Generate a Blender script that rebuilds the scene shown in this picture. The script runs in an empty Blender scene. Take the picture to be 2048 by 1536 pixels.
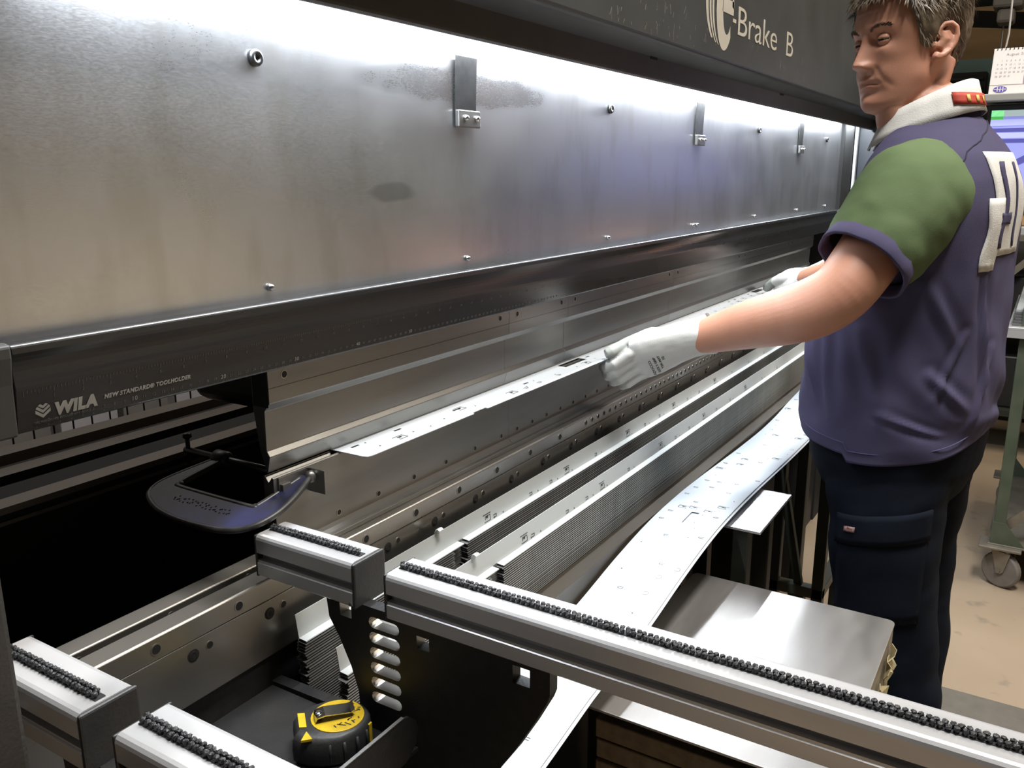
import bpy, bmesh, math, random
from mathutils import Vector, Matrix, noise
from mathutils.geometry import tessellate_polygon
random.seed(7)
scene = bpy.context.scene
col = scene.collection
PI = math.pi
R = math.radians

# ---------------------------------------------------------------- camera
# X runs along the press brake, Y into it, Z up (metres); the camera stands at its left end
cam_d = bpy.data.cameras.new('camera')
cam_d.sensor_width = 36.0
cam_d.lens = 1715.0 * 36.0 / 2048.0
cam_d.clip_start = 0.02
cam = bpy.data.objects.new('camera', cam_d)
col.objects.link(cam)
yaw, pitch, roll = R(58.1), R(13.7), R(-0.18)
_f = Vector((math.cos(pitch) * math.sin(yaw), math.cos(pitch) * math.cos(yaw), -math.sin(pitch)))
_r = Vector((math.cos(yaw), -math.sin(yaw), 0))
_u = _r.cross(_f)
_r2 = _r * math.cos(roll) + _u * math.sin(roll)
_u2 = _u * math.cos(roll) - _r * math.sin(roll)
cam.matrix_world = Matrix(((_r2.x, _u2.x, -_f.x, 0), (_r2.y, _u2.y, -_f.y, 0), (_r2.z, _u2.z, -_f.z, 1.40), (0, 0, 0, 1)))
scene.camera = cam

# ---------------------------------------------------------------- world, lamps, exposure
world = bpy.data.worlds.new('hall_air')
scene.world = world
world.use_nodes = True
bg = world.node_tree.nodes['Background']
bg.inputs[0].default_value = (0.80, 0.84, 1.0, 1)
bg.inputs[1].default_value = 0.025

def area(name, loc, sx, sy, power, color, rot=(0, 0, 0)):
    l = bpy.data.lights.new(name, 'AREA')
    l.shape = 'RECTANGLE'; l.size = sx; l.size_y = sy
    l.energy = power; l.color = color
    o = bpy.data.objects.new(name, l); col.objects.link(o)
    o.location = loc; o.rotation_euler = rot
    return o
# hall lamps hanging under the roof
area('hall_lamp', (0.95, -0.35, 4.3), 1.5, 0.5, 185, (1.0, 0.97, 0.93))
area('hall_lamp', (3.4, -1.7, 4.4), 2.4, 0.5, 150, (1.0, 0.90, 0.76))
area('hall_lamp', (-1.6, -2.6, 4.4), 1.6, 0.5, 6, (1.0, 0.92, 0.80))
area('carton_fill_light', (3.1, -1.9, 2.9), 1.6, 0.3, 70, (1.0, 0.94, 0.84), (R(-48), 0, 0))  # added fill: brightens the unseen cartons so the panel reflects more cream
area('hall_lamp', (5.5, 2.6, 4.6), 2.4, 0.5, 55, (1.0, 0.88, 0.72))
area('hall_lamp', (1.6, 3.1, 3.4), 1.8, 0.4, 16, (1.0, 0.95, 0.9))

scene.view_settings.view_transform = 'Standard'
scene.view_settings.look = 'None'
scene.view_settings.gamma = 1.0
scene.view_settings.use_curve_mapping = False
scene.view_settings.exposure = 0.0
scene.cycles.max_bounces = 7; scene.cycles.diffuse_bounces = 3; scene.cycles.glossy_bounces = 4; scene.cycles.transmission_bounces = 2
scene.cycles.caustics_reflective = False; scene.cycles.caustics_refractive = False

# ---------------------------------------------------------------- helpers
def tag(o, label=None, cat=None, group=None, kind=None):
    if label: o['label'] = label
    if cat: o['category'] = cat
    if group: o['group'] = group
    if kind: o['kind'] = kind
    return o

def empty(name, loc, label=None, cat=None, group=None, kind=None):
    o = bpy.data.objects.new(name, None); col.objects.link(o)
    o.location = loc; o.empty_display_size = 0.05
    return tag(o, label, cat, group, kind)

def origin(o):
    v = Vector((0, 0, 0))
    while o is not None:
        v += o.location; o = o.parent
    return v

def link(name, mesh, parent=None, loc=None):
    """loc is a world point; the mesh is centred on it"""
    o = bpy.data.objects.new(name, mesh); col.objects.link(o)
    if parent is not None:
        o.parent = parent
    o.location = (Vector(loc) if loc is not None else Vector((0, 0, 0))) - (origin(parent) if parent else Vector((0, 0, 0)))
    return o

def V(*a): return Vector(a)

def basis(d):
    d = d.normalized()
    a = Vector((0, 0, 1)) if abs(d.z) < 0.9 else Vector((1, 0, 0))
    x = d.cross(a).normalized(); y = d.cross(x).normalized()
    return x, y

class MB:
    def __init__(s): s.v = []; s.f = []; s.mi = []; s.m = 0
    def face(s, idx): s.f.append(tuple(idx)); s.mi.append(s.m)
    def add(s, vs, fs):
        b = len(s.v); s.v += [tuple(p) for p in vs]
        for f in fs: s.face([i + b for i in f])
        return s
    def box(s, x0, x1, y0, y1, z0, z1):
        vs = [(x0, y0, z0), (x1, y0, z0), (x1, y1, z0), (x0, y1, z0), (x0, y0, z1), (x1, y0, z1), (x1, y1, z1), (x0, y1, z1)]
        return s.add(vs, [(0, 3, 2, 1), (4, 5, 6, 7), (0, 1, 5, 4), (1, 2, 6, 5), (2, 3, 7, 6), (3, 0, 4, 7)])
    def obox(s, c, ax, ay, az, hx, hy, hz):
        c = Vector(c); vs = []
        for k in (-1, 1):
            for (i, j) in ((-1, -1), (1, -1), (1, 1), (-1, 1)):
                vs.append(c + ax * hx * i + ay * hy * j + az * hz * k)
        return s.add(vs, [(0, 3, 2, 1), (4, 5, 6, 7), (0, 1, 5, 4), (1, 2, 6, 5), (2, 3, 7, 6), (3, 0, 4, 7)])
    def bar(s, a, b, w, h=None, up=None):
        a = Vector(a); b = Vector(b); d = (b - a)
        u = Vector(up) if up else (Vector((0, 0, 1)) if abs(d.normalized().z) < 0.9 else Vector((1, 0, 0)))
        x = d.cross(u).normalized(); y = x.cross(d).normalized()
        return s.obox((a + b) / 2, x, y, d.normalized(), w / 2, (h or w) / 2, d.length / 2)
    def loft(s, rings, cap0=True, cap1=True, closed=True):
        n = len(rings[0]); b = len(s.v)
        for r in rings: s.v += [tuple(p) for p in r]
        for i in range(len(rings) - 1):
            for j in range(n if closed else n - 1):
                k = (j + 1) % n
                s.face((b + i * n + j, b + i * n + k, b + (i + 1) * n + k, b + (i + 1) * n + j))
        if cap0: s.face([b + j for j in range(n)][::-1])
        if cap1: s.face([b + (len(rings) - 1) * n + j for j in range(n)])
        return s
    def tube(s, pts, rad, n=12, cap=True):
        pts = [Vector(p) for p in pts]
        if not isinstance(rad, (list, tuple)): rad = [rad] * len(pts)
        rings = []; px = None
        for i, p in enumerate(pts):
            d = (pts[min(i + 1, len(pts) - 1)] - pts[max(i - 1, 0)]).normalized()
            if px is None: px, _ = basis(d)
            x = (px - d * px.dot(d)).normalized(); px = x; y = d.cross(x)
            r = rad[i]; ra, rb = (r if isinstance(r, (list, tuple)) else (r, r))
            rings.append([p + x * math.cos(t) * ra + y * math.sin(t) * rb for t in (2 * PI * j / n for j in range(n))])
        return s.loft(rings, cap, cap)
    def cyl(s, a, b, r, n=16, r2=None): return s.tube([a, b], [r, r if r2 is None else r2], n)
    def lathe(s, c, axis, prof, n=24):
        """prof: (radius, along) pairs"""
        c = Vector(c); a = Vector(axis).normalized(); x, y = basis(a)
        rings = [[c + a * h + (x * math.cos(t) + y * math.sin(t)) * max(r, 1e-5) for t in (2 * PI * j / n for j in range(n))] for r, h in prof]
        return s.loft(rings)
    def ext(s, prof, x0, x1, axis='x'):
        """extrude a closed (y,z) / (x,z) / (x,y) outline along the axis"""
        def P(a, b, t):
            return (t, a, b) if axis == 'x' else ((a, t, b) if axis == 'y' else (a, b, t))
        n = len(prof); b = len(s.v)
        s.v += [P(a, c, x0) for a, c in prof] + [P(a, c, x1) for a, c in prof]
        for j in range(n):
            k = (j + 1) % n; s.face((b + j, b + k, b + n + k, b + n + j))
        tris = tessellate_polygon([[Vector((a, c, 0)) for a, c in prof]])
        for t in tris:
            s.face([b + i for i in t]); s.face([b + n + i for i in t][::-1])
        return s
    def plate(s, loops, t0, t1, fn):
        """flat plate with holes: loops[0] outer, others holes; fn(a,b,t)->xyz"""
        b = len(s.v); flat = [p for l in loops for p in l]; n = len(flat)
        s.v += [tuple(fn(a, c, t0)) for a, c in flat] + [tuple(fn(a, c, t1)) for a, c in flat]
        for t in tessellate_polygon([[Vector((a, c, 0)) for a, c in l] for l in loops]):
            s.face([b + i for i in t]); s.face([b + n + i for i in t][::-1])
        o = 0
        for l in loops:
            m = len(l)
            for j in range(m):
                k = (j + 1) % m; s.face((b + o + j, b + o + k, b + n + o + k, b + n + o + j))
            o += m
        return s
    def mesh(s, name, mats, smooth=False, off=Vector((0, 0, 0))):
        me = bpy.data.meshes.new(name)
        me.from_pydata([(p[0] - off.x, p[1] - off.y, p[2] - off.z) for p in s.v], [], s.f)
        for m in (mats if isinstance(mats, (list, tuple)) else [mats]): me.materials.append(m)
        for p, i in zip(me.polygons, s.mi):
            p.material_index = i; p.use_smooth = smooth
        bm = bmesh.new(); bm.from_mesh(me)
        bmesh.ops.recalc_face_normals(bm, faces=bm.faces)
        bm.to_mesh(me); bm.free(); me.update()
        return me
    def build(s, name, mats, parent=None, smooth=False, bevel=0, seg=2, label=None, cat=None, group=None, kind=None, angle=35):
        off = origin(parent) if parent else Vector((0, 0, 0))
        if parent is None and s.v:
            off = Vector((sum(p[0] for p in s.v) / len(s.v), sum(p[1] for p in s.v) / len(s.v), min(p[2] for p in s.v)))
        o = bpy.data.objects.new(name, s.mesh(name, mats, smooth, off)); col.objects.link(o)
        if parent is not None: o.parent = parent
        else: o.location = off
        if bevel:
            m = o.modifiers.new('bevel', 'BEVEL'); m.width = bevel; m.segments = seg; m.limit_method = 'ANGLE'; m.angle_limit = R(angle)
        return tag(o, label, cat, group, kind)

def rrect(a0, a1, b0, b1, r, n=4):
    out = []
    for (cx, cy, s0) in ((a1 - r, b1 - r, 0), (a0 + r, b1 - r, 90), (a0 + r, b0 + r, 180), (a1 - r, b0 + r, 270)):
        for i in range(n + 1):
            t = R(s0 + 90 * i / n); out.append((cx + r * math.cos(t), cy + r * math.sin(t)))
    return out

def text_mesh(txt, size, M, mat, depth=0.0002, bold=0.0, shear=0.0, space=1.0, align='LEFT'):
    cu = bpy.data.curves.new('lettering', 'FONT')
    cu.body = txt; cu.size = size; cu.extrude = depth; cu.offset = bold; cu.shear = shear; cu.space_character = space
    cu.align_x = align; cu.resolution_u = 4
    o = bpy.data.objects.new('lettering', cu); col.objects.link(o)
    dg = bpy.context.evaluated_depsgraph_get()
    me = bpy.data.meshes.new_from_object(o.evaluated_get(dg))
    bpy.data.objects.remove(o); bpy.data.curves.remove(cu)
    me.transform(M); me.materials.clear(); me.materials.append(mat)
    return me

def remesh(mb, voxel, smooth_it=4, fac=0.5, name='m'):
    """one continuous skin around the overlapping closed shapes in mb"""
    me = mb.mesh(name, [])
    o = bpy.data.objects.new(name, me); col.objects.link(o)
    m = o.modifiers.new('r', 'REMESH'); m.mode = 'VOXEL'; m.voxel_size = voxel; m.use_smooth_shade = True
    if smooth_it:
        k = o.modifiers.new('s', 'SMOOTH'); k.factor = fac; k.iterations = smooth_it
    dg = bpy.context.evaluated_depsgraph_get()
    out = bpy.data.meshes.new_from_object(o.evaluated_get(dg))
    bpy.data.objects.remove(o)
    for p in out.polygons: p.use_smooth = True
    return out

def from_mesh(name, me, mats, parent, label=None):
    off = origin(parent)
    for v in me.vertices: v.co -= off
    me.materials.clear()
    for m in (mats if isinstance(mats, (list, tuple)) else [mats]): me.materials.append(m)
    o = bpy.data.objects.new(name, me); col.objects.link(o); o.parent = parent
    return tag(o, label)

# ---------------------------------------------------------------- materials
def mat(name, c, rough=0.5, metal=0.0, c2=None, scale=20.0, stretch=(1, 1, 1), amount=0.5, bump=0.0, bscale=None, rvar=0.0, emit=0.0, detail=4.0, spec=None, coat=0.0, sss=0.0):
    m = bpy.data.materials.new(name); m.use_nodes = True
    nt = m.node_tree; b = nt.nodes['Principled BSDF']
    b.inputs['Base Color'].default_value = (*c, 1); b.inputs['Roughness'].default_value = rough; b.inputs['Metallic'].default_value = metal
    if spec is not None: b.inputs['Specular IOR Level'].default_value = spec
    if coat: b.inputs['Coat Weight'].default_value = coat; b.inputs['Coat Roughness'].default_value = 0.15
    if sss:
        b.inputs['Subsurface Weight'].default_value = sss; b.inputs['Subsurface Radius'].default_value = (0.012, 0.004, 0.002); b.inputs['Subsurface Scale'].default_value = 1.0
    if emit:
        b.inputs['Emission Color'].default_value = (*c, 1); b.inputs['Emission Strength'].default_value = emit
    tc = nt.nodes.new('ShaderNodeTexCoord'); mp = nt.nodes.new('ShaderNodeMapping'); mp.inputs['Scale'].default_value = stretch
    nt.links.new(tc.outputs['Object'], mp.inputs[0])
    nz = nt.nodes.new('ShaderNodeTexNoise'); nz.inputs['Scale'].default_value = scale; nz.inputs['Detail'].default_value = detail
    nt.links.new(mp.outputs[0], nz.inputs['Vector'])
    if c2 is not None:
        rp = nt.nodes.new('ShaderNodeValToRGB')
        rp.color_ramp.elements[0].position = 0.5 - amount / 2; rp.color_ramp.elements[1].position = 0.5 + amount / 2
        rp.color_ramp.elements[0].color = (*c, 1); rp.color_ramp.elements[1].color = (*c2, 1)
        nt.links.new(nz.outputs[0], rp.inputs[0]); nt.links.new(rp.outputs[0], b.inputs['Base Color'])
    if rvar:
        mr = nt.nodes.new('ShaderNodeMapRange'); mr.inputs['From Min'].default_value = 0.3; mr.inputs['From Max'].default_value = 0.7
        mr.inputs['To Min'].default_value = max(rough - rvar, 0.03); mr.inputs['To Max'].default_value = min(rough + rvar, 1)
        nt.links.new(nz.outputs[0], mr.inputs[0]); nt.links.new(mr.outputs[0], b.inputs['Roughness'])
    if bump:
        n2 = nt.nodes.new('ShaderNodeTexNoise'); n2.inputs['Scale'].default_value = bscale or scale; n2.inputs['Detail'].default_value = 3
        nt.links.new(mp.outputs[0], n2.inputs['Vector'])
        bp = nt.nodes.new('ShaderNodeBump'); bp.inputs['Strength'].default_value = bump; bp.inputs['Distance'].default_value = 0.002
        nt.links.new(n2.outputs[0], bp.inputs['Height']); nt.links.new(bp.outputs[0], b.inputs['Normal'])
    return m

M_ = {}
M_['black_paint'] = mat('black_paint', (0.012, 0.012, 0.013), 0.45, c2=(0.02, 0.02, 0.021), scale=60, bump=0.15, bscale=400)
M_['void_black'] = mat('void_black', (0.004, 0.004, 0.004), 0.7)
M_['beam_paint'] = mat('beam_paint', (0.040, 0.042, 0.042), 0.42, c2=(0.055, 0.058, 0.057), scale=5, bump=0.1, bscale=600, rvar=0.06)
M_['lip_paint'] = mat('lip_paint', (0.075, 0.066, 0.060), 0.4, c2=(0.05, 0.045, 0.042), scale=12, bump=0.12, bscale=500)
M_['frame_paint'] = mat('frame_paint', (0.018, 0.021, 0.027), 0.4, c2=(0.025, 0.03, 0.038), scale=6)
M_['anodised'] = mat('anodised', (0.013, 0.013, 0.014), 0.30, 0.0, spec=0.35, c2=(0.019, 0.019, 0.020), scale=30, stretch=(0.1, 1, 1), rvar=0.08)
M_['steel'] = mat('steel', (0.25, 0.248, 0.240), 0.42, 0.95, c2=(0.20, 0.198, 0.19), scale=14, stretch=(0.25, 1, 2), rvar=0.08, bump=0.03, bscale=300)
M_['steel_bright'] = mat('steel_bright', (0.38, 0.368, 0.345), 0.34, 0.95, c2=(0.31, 0.30, 0.28), scale=9, stretch=(0.6, 1, 1), rvar=0.1, bump=0.03, bscale=250)
M_['steel_dark'] = mat('steel_dark', (0.09, 0.09, 0.09), 0.35, 0.9, c2=(0.05, 0.05, 0.05), scale=60)
M_['chrome'] = mat('chrome', (0.7, 0.7, 0.7), 0.18, 1.0, c2=(0.55, 0.55, 0.55), scale=50)
M_['alu'] = mat('alu', (0.74, 0.74, 0.75), 0.36, 0.62, c2=(0.64, 0.64, 0.65), scale=25, stretch=(1, 0.2, 1), rvar=0.1, bump=0.03, bscale=250)
M_['rubber'] = mat('rubber', (0.022, 0.022, 0.023), 0.5, c2=(0.03, 0.03, 0.03), scale=80, bump=0.15, bscale=300)
M_['bristle'] = mat('bristle', (0.010, 0.010, 0.012), 0.5, c2=(0.022, 0.022, 0.024), scale=300)
M_['white_sheet'] = mat('white_sheet', (0.72, 0.77, 0.82), 0.38, 0.0, c2=(0.67, 0.73, 0.79), scale=4, coat=0.2)
M_['pale_sheet'] = mat('pale_sheet', (0.47, 0.49, 0.485), 0.42, 0.15, c2=(0.42, 0.44, 0.435), scale=5)
M_['edge_sheet'] = mat('edge_sheet', (0.17, 0.17, 0.165), 0.45, 0.3, c2=(0.12, 0.12, 0.118), scale=30)  # darker sheet; in the stacks it paints the shade between nested panels
M_['ink'] = mat('ink', (0.02, 0.022, 0.025), 0.6)
M_['print_grey'] = mat('print_grey', (0.30, 0.29, 0.27), 0.5, c2=(0.20, 0.195, 0.18), scale=90)
M_['print_dim'] = mat('print_dim', (0.10, 0.10, 0.095), 0.5, c2=(0.05, 0.05, 0.05), scale=120)
M_['logo_cream'] = mat('logo_cream', (0.50, 0.46, 0.385), 0.5, c2=(0.44, 0.405, 0.335), scale=40)

def panel_material():
    m = mat('brushed_panel', (0.50, 0.50, 0.51), 0.36, 0.96)
    nt = m.node_tree; b = nt.nodes['Principled BSDF']; N = nt.nodes.new; L = nt.links.new
    tc = N('ShaderNodeTexCoord')
    def noise_(scale, stretch, detail=4.0):
        mp = N('ShaderNodeMapping'); mp.inputs['Scale'].default_value = stretch; L(tc.outputs['Object'], mp.inputs[0])
        nz = N('ShaderNodeTexNoise'); nz.inputs['Scale'].default_value = scale; nz.inputs['Detail'].default_value = detail
        L(mp.outputs[0], nz.inputs['Vector']); return nz
    def math_(op, a, bb):
        n = N('ShaderNodeMath'); n.operation = op; n.use_clamp = False
        for i, x in enumerate((a, bb)):
            if hasattr(x, 'is_linked') or hasattr(x, 'links'): L(x, n.inputs[i])
            else: n.inputs[i].default_value = x
        return n.outputs[0]
    fine = noise_(1300, (0.22, 1, 1), 2); wob_ = noise_(17, (1, 1, 1.6), 1.2); blot = noise_(7, (1, 1, 1), 6); smear = noise_(22, (1.0, 1, 0.35), 5)
    def ramp(src, p0, p1, v0, v1):
        mr = N('ShaderNodeMapRange'); mr.inputs[1].default_value = p0; mr.inputs[2].default_value = p1; mr.inputs[3].default_value = v0; mr.inputs[4].default_value = v1
        L(src, mr.inputs[0]); return mr.outputs[0]
    # oily patches, one wiped area and a dark smear, each with an uneven outline
    sx = N('ShaderNodeSeparateXYZ'); L(tc.outputs['Object'], sx.inputs[0])
    def blob(cx, cz, rx, rz, wob):
        a = math_('POWER', math_('ABSOLUTE', math_('DIVIDE', math_('SUBTRACT', sx.outputs[0], cx), rx), 0), 2.0)
        c = math_('POWER', math_('ABSOLUTE', math_('DIVIDE', math_('SUBTRACT', sx.outputs[2], cz), rz), 0), 2.0)
        d = math_('ADD', math_('ADD', a, c), math_('MULTIPLY', math_('SUBTRACT', wob_.outputs[0], 0.5), wob))
        return ramp(d, 0.55, 1.25, 1.0, 0.0)
    wiped = blob(1.03 - 1.9, 1.517 - 1.2, 0.21, 0.024, 1.4)
    dark = blob(0.86 - 1.9, 1.378 - 1.2, 0.050, 0.012, 2.6)
    oily = ramp(smear.outputs[0], 0.52, 0.70, 0.0, 1.0)
    mixc = N('ShaderNodeMix'); mixc.data_type = 'RGBA'
    mixc.inputs[6].default_value = (0.52, 0.52, 0.535, 1); mixc.inputs[7].default_value = (0.47, 0.465, 0.46, 1)
    L(oily, mixc.inputs[0])
    mix2 = N('ShaderNodeMix'); mix2.data_type = 'RGBA'; L(mixc.outputs[2], mix2.inputs[6]); mix2.inputs[7].default_value = (0.22, 0.22, 0.22, 1)
    L(math_('MULTIPLY', dark, 0.5), mix2.inputs[0]); L(mix2.outputs[2], b.inputs['Base Color'])
    r = math_('ADD', ramp(fine.outputs[0], 0.3, 0.7, 0.30, 0.36), math_('MULTIPLY', math_('SUBTRACT', blot.outputs[0], 0.5), 0.16))
    r = math_('SUBTRACT', r, math_('MULTIPLY', wiped, 0.07))
    L(r, b.inputs['Roughness'])
    bp = N('ShaderNodeBump'); bp.inputs['Strength'].default_value = 0.05; bp.inputs['Distance'].default_value = 0.0006
    L(fine.outputs[0], bp.inputs['Height']); L(bp.outputs[0], b.inputs['Normal'])
    return m
M_['panel'] = panel_material()
# ================================================================ the setting
def floor_material():
    m = mat('worn_concrete', (0.27, 0.205, 0.140), 0.6, 0.0, c2=(0.33, 0.255, 0.18), scale=2.2, amount=0.5, bump=0.1, bscale=60, rvar=0.08)
    nt = m.node_tree; b = nt.nodes['Principled BSDF']
    src = b.inputs['Base Color'].links[0].from_socket
    tc = nt.nodes.new('ShaderNodeTexCoord'); nz = nt.nodes.new('ShaderNodeTexNoise'); nz.inputs['Scale'].default_value = 16; nz.inputs['Detail'].default_value = 3
    nt.links.new(tc.outputs['Object'], nz.inputs['Vector'])
    rp = nt.nodes.new('ShaderNodeValToRGB'); rp.color_ramp.elements[0].position = 0.62; rp.color_ramp.elements[1].position = 0.80
    nt.links.new(nz.outputs[0], rp.inputs[0])
    mx = nt.nodes.new('ShaderNodeMix'); mx.data_type = 'RGBA'; nt.links.new(rp.outputs[0], mx.inputs[0]); nt.links.new(src, mx.inputs[6]); mx.inputs[7].default_value = (0.17, 0.14, 0.11, 1)
    nt.links.new(mx.outputs[2], b.inputs['Base Color'])
    return m
MB().box(-6, 12, -8, 7, -0.1, 0).build('floor', floor_material(), kind='structure')
MB().box(-6, 12, -8, 7, 5.0, 5.1).build('ceiling', mat('roof_lining', (0.13, 0.11, 0.085), 0.8, c2=(0.10, 0.085, 0.065), scale=1.5), kind='structure')
M_['teal_wall'] = mat('teal_wall', (0.10, 0.165, 0.165), 0.7, c2=(0.12, 0.19, 0.19), scale=3)
MB().box(8.6, 8.8, -8, 7, 0, 2.34).build('wall_right', M_['teal_wall'], kind='structure')
MB().box(8.6, 8.8, -8, 7, 2.34, 5.0).build('wall_gable', mat('gable_boards', (0.22, 0.14, 0.06), 0.75, c2=(0.15, 0.095, 0.04), scale=2, stretch=(1, 0.3, 4)), kind='structure')
MB().box(-6, 12, 4.4, 4.6, 0, 5.0).build('wall_back', mat('block_wall', (0.16, 0.155, 0.15), 0.8, c2=(0.12, 0.12, 0.115), scale=3), kind='structure')
MB().box(-6, 12, -8.0, -7.8, 0, 5.0).build('wall_front', mat('front_wall', (0.30, 0.28, 0.25), 0.8, c2=(0.24, 0.23, 0.21), scale=2), kind='structure')
# rubber mat in front of the machine
MB().box(0.75, 2.435, -1.0, 0.36, 0.0, 0.012).build('floor_mat', mat('mat_rubber', (0.13, 0.115, 0.095), 0.7, c2=(0.10, 0.09, 0.075), scale=30, bump=0.2, bscale=300), bevel=0.004, label='brown-grey flat anti-fatigue mat on the floor where the worker stands', cat='floor mat')

# ================================================================ press brake
press = empty('press_brake', (1.9, 0.9, 0.0), 'long dark press brake with a brushed steel front panel lit from above', 'press brake')
X0, X1 = 0.10, 3.68
# upper beam: the painted front face carries the lettering
YB = 0.60
beam = MB().ext([(YB, 2.55), (YB, 1.620), (0.607, 1.6165), (0.646, 1.604), (0.95, 1.604), (0.95, 2.55)], -0.6, 4.15).build('upper_beam', M_['beam_paint'], press, bevel=0.003)
MB().ext([(0.645, 1.606), (0.645, 1.568), (0.648, 1.566), (0.652, 1.566), (0.652, 1.606)], -0.6, X1 + 0.03).build('light_cover', M_['lip_paint'], press)
for x in (1.505, 2.36):
    MB().box(x, x + 0.03, 0.6435, 0.646, 1.600, 1.6045).build('cover_slot', M_['void_black'], beam)
# lamp strip hidden behind the cover, shining down along the panel
LEDX0, LEDX1 = 0.46, 3.66
led = MB().box(LEDX0, LEDX1, 0.668, 0.690, 1.590, 1.602).build('lamp_strip', mat('lamp_diffuser', (0.86, 0.93, 1.0), 0.5, emit=6.0), press)
lampl = bpy.data.lights.new('lamp_strip_light', 'AREA'); lampl.shape = 'RECTANGLE'; lampl.size = LEDX1 - LEDX0; lampl.size_y = 0.02
lampl.energy = 26; lampl.color = (0.86, 0.93, 1.0)
lo = bpy.data.objects.new('lamp_strip_light', lampl); col.objects.link(lo); lo.location = ((LEDX0 + LEDX1) / 2, 0.679, 1.5885)

# brushed front panel with its bolts, rivets and spring clips
panel = MB().box(X0, X1 - 0.035, 0.715, 0.718, 1.235, 1.604).build('front_panel', M_['panel'], press)
panel.location = (0, 0, 0)
for v in panel.data.vertices: v.co += Vector((1.9, 0.9, 0.0)) - Vector((1.9, 0.0, 1.2))
panel.location = Vector((1.9, 0.0, 1.2)) - Vector((1.9, 0.9, 0.0))
scr = MB().lathe((0, 0, 0), (0, -1, 0), [(0.0085, 0), (0.0085, 0.004), (0.0072, 0.006), (0.0036, 0.006), (0.0034, 0.003), (0.0, 0.003)], 20).mesh('panel_bolt', M_['steel_dark'], True)
for x in (0.651, 1.489, 2.426, 3.245):
    link('panel_bolt', scr, panel, (x, 0.7145, 1.517))
riv = MB().lathe((0, 0, 0), (0, -1, 0), [(0.0042, 0), (0.0042, 0.0015), (0.0036, 0.0045), (0.002, 0.006), (0, 0.0062)], 14).mesh('rivet', M_['chrome'], True)
for x in (0.650, 1.025, 1.491, 1.945, 1.972, 2.430, 2.896, 3.30):
    link('rivet', riv, panel, (x, 0.7145, 1.281 + 0.002 * x))
for x in (1.000, 1.930, 2.855):
    c = MB()
    r = [[(x + a, 0.7135 - 0.003 * t ** 2, 1.482 + 0.075 * t), (x + a, 0.712 - 0.003 * t ** 2, 1.482 + 0.075 * t)] for a in (0, 0.050) for t in (0, 0.33, 0.66, 1)]
    for i in range(3):
        c.add([r[i][0], r[i + 1][0], r[i + 5][0], r[i + 4][0], r[i][1], r[i + 1][1], r[i + 5][1], r[i + 4][1]],
              [(0, 1, 2, 3), (7, 6, 5, 4), (0, 4, 5, 1), (2, 6, 7, 3), (1, 5, 6, 2), (3, 7, 4, 0)])
    cl = c.build('spring_clip', M_['steel_dark'], press)
    blk = MB().box(x - 0.001, x + 0.051, 0.705, 0.7125, 1.464, 1.487).build('clip_block', M_['steel'], cl, bevel=0.0015)
    for dx in (0.013, 0.040):
        link('clip_screw', riv, cl, (x + dx, 0.7052, 1.4765))
# bright corner trim at the far end and the dark side frame behind it
MB().box(X1 - 0.033, X1 - 0.013, 0.700, 0.718, 1.33, 1.585).build('corner_trim', M_['alu'], press, bevel=0.002)
MB().box(X1 - 0.010, X1 + 0.014, 0.690, 0.718, 1.33, 1.585).build('corner_trim', M_['alu'], press, bevel=0.002)
sf = MB().box(3.72, 4.15, 0.46, 1.35, 0.0, 2.5).build('side_frame', M_['frame_paint'], press, bevel=0.01)
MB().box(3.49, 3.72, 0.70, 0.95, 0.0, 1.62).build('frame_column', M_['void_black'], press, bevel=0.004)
MB().box(3.70, 3.73, 0.60, 0.68, 1.325, 1.375).build('junction_box', M_['frame_paint'], sf, bevel=0.004)
MB().box(-0.60, 0.09, 0.66, 1.35, 0.0, 2.5).build('side_frame', M_['black_paint'], press, bevel=0.01)

# toolholder with scooped front, printed ruler and maker's mark
TH = [(0.7145, 1.268), (0.688, 1.2715), (0.6835, 1.2712), (0.6815, 1.2695), (0.6812, 1.264), (0.6822, 1.2610), (0.6832, 1.2575), (0.6840, 1.2535), (0.6844, 1.2495), (0.6844, 1.2455), (0.6841, 1.2420), (0.6837, 1.2390), (0.6834, 1.2362), (0.6836, 1.2335), (0.6895, 1.1985), (0.691, 1.197), (0.775, 1.197), (0.775, 1.268)]
th = MB().ext(TH, 0.352, 3.478).build('toolholder', M_['anodised'], press)
for p in th.data.polygons: p.use_smooth = False
th.modifiers.new('bevel', 'BEVEL').width = 0.0008
MB().ext([(0.7145, 1.270), (0.687, 1.2735), (0.679, 1.2715), (0.679, 1.262), (0.683, 1.240), (0.686, 1.196), (0.775, 1.196), (0.775, 1.270)], 0.20, 0.3515).build('holder_end_cap', mat('cap_plastic', (0.030, 0.028, 0.027), 0.55, c2=(0.036, 0.034, 0.033), scale=50), press, bevel=0.002)
MB().box(3.36, 3.44, 0.6805, 0.6815, 1.2640, 1.2690).build('rating_plate', M_['print_grey'], th)
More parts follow.
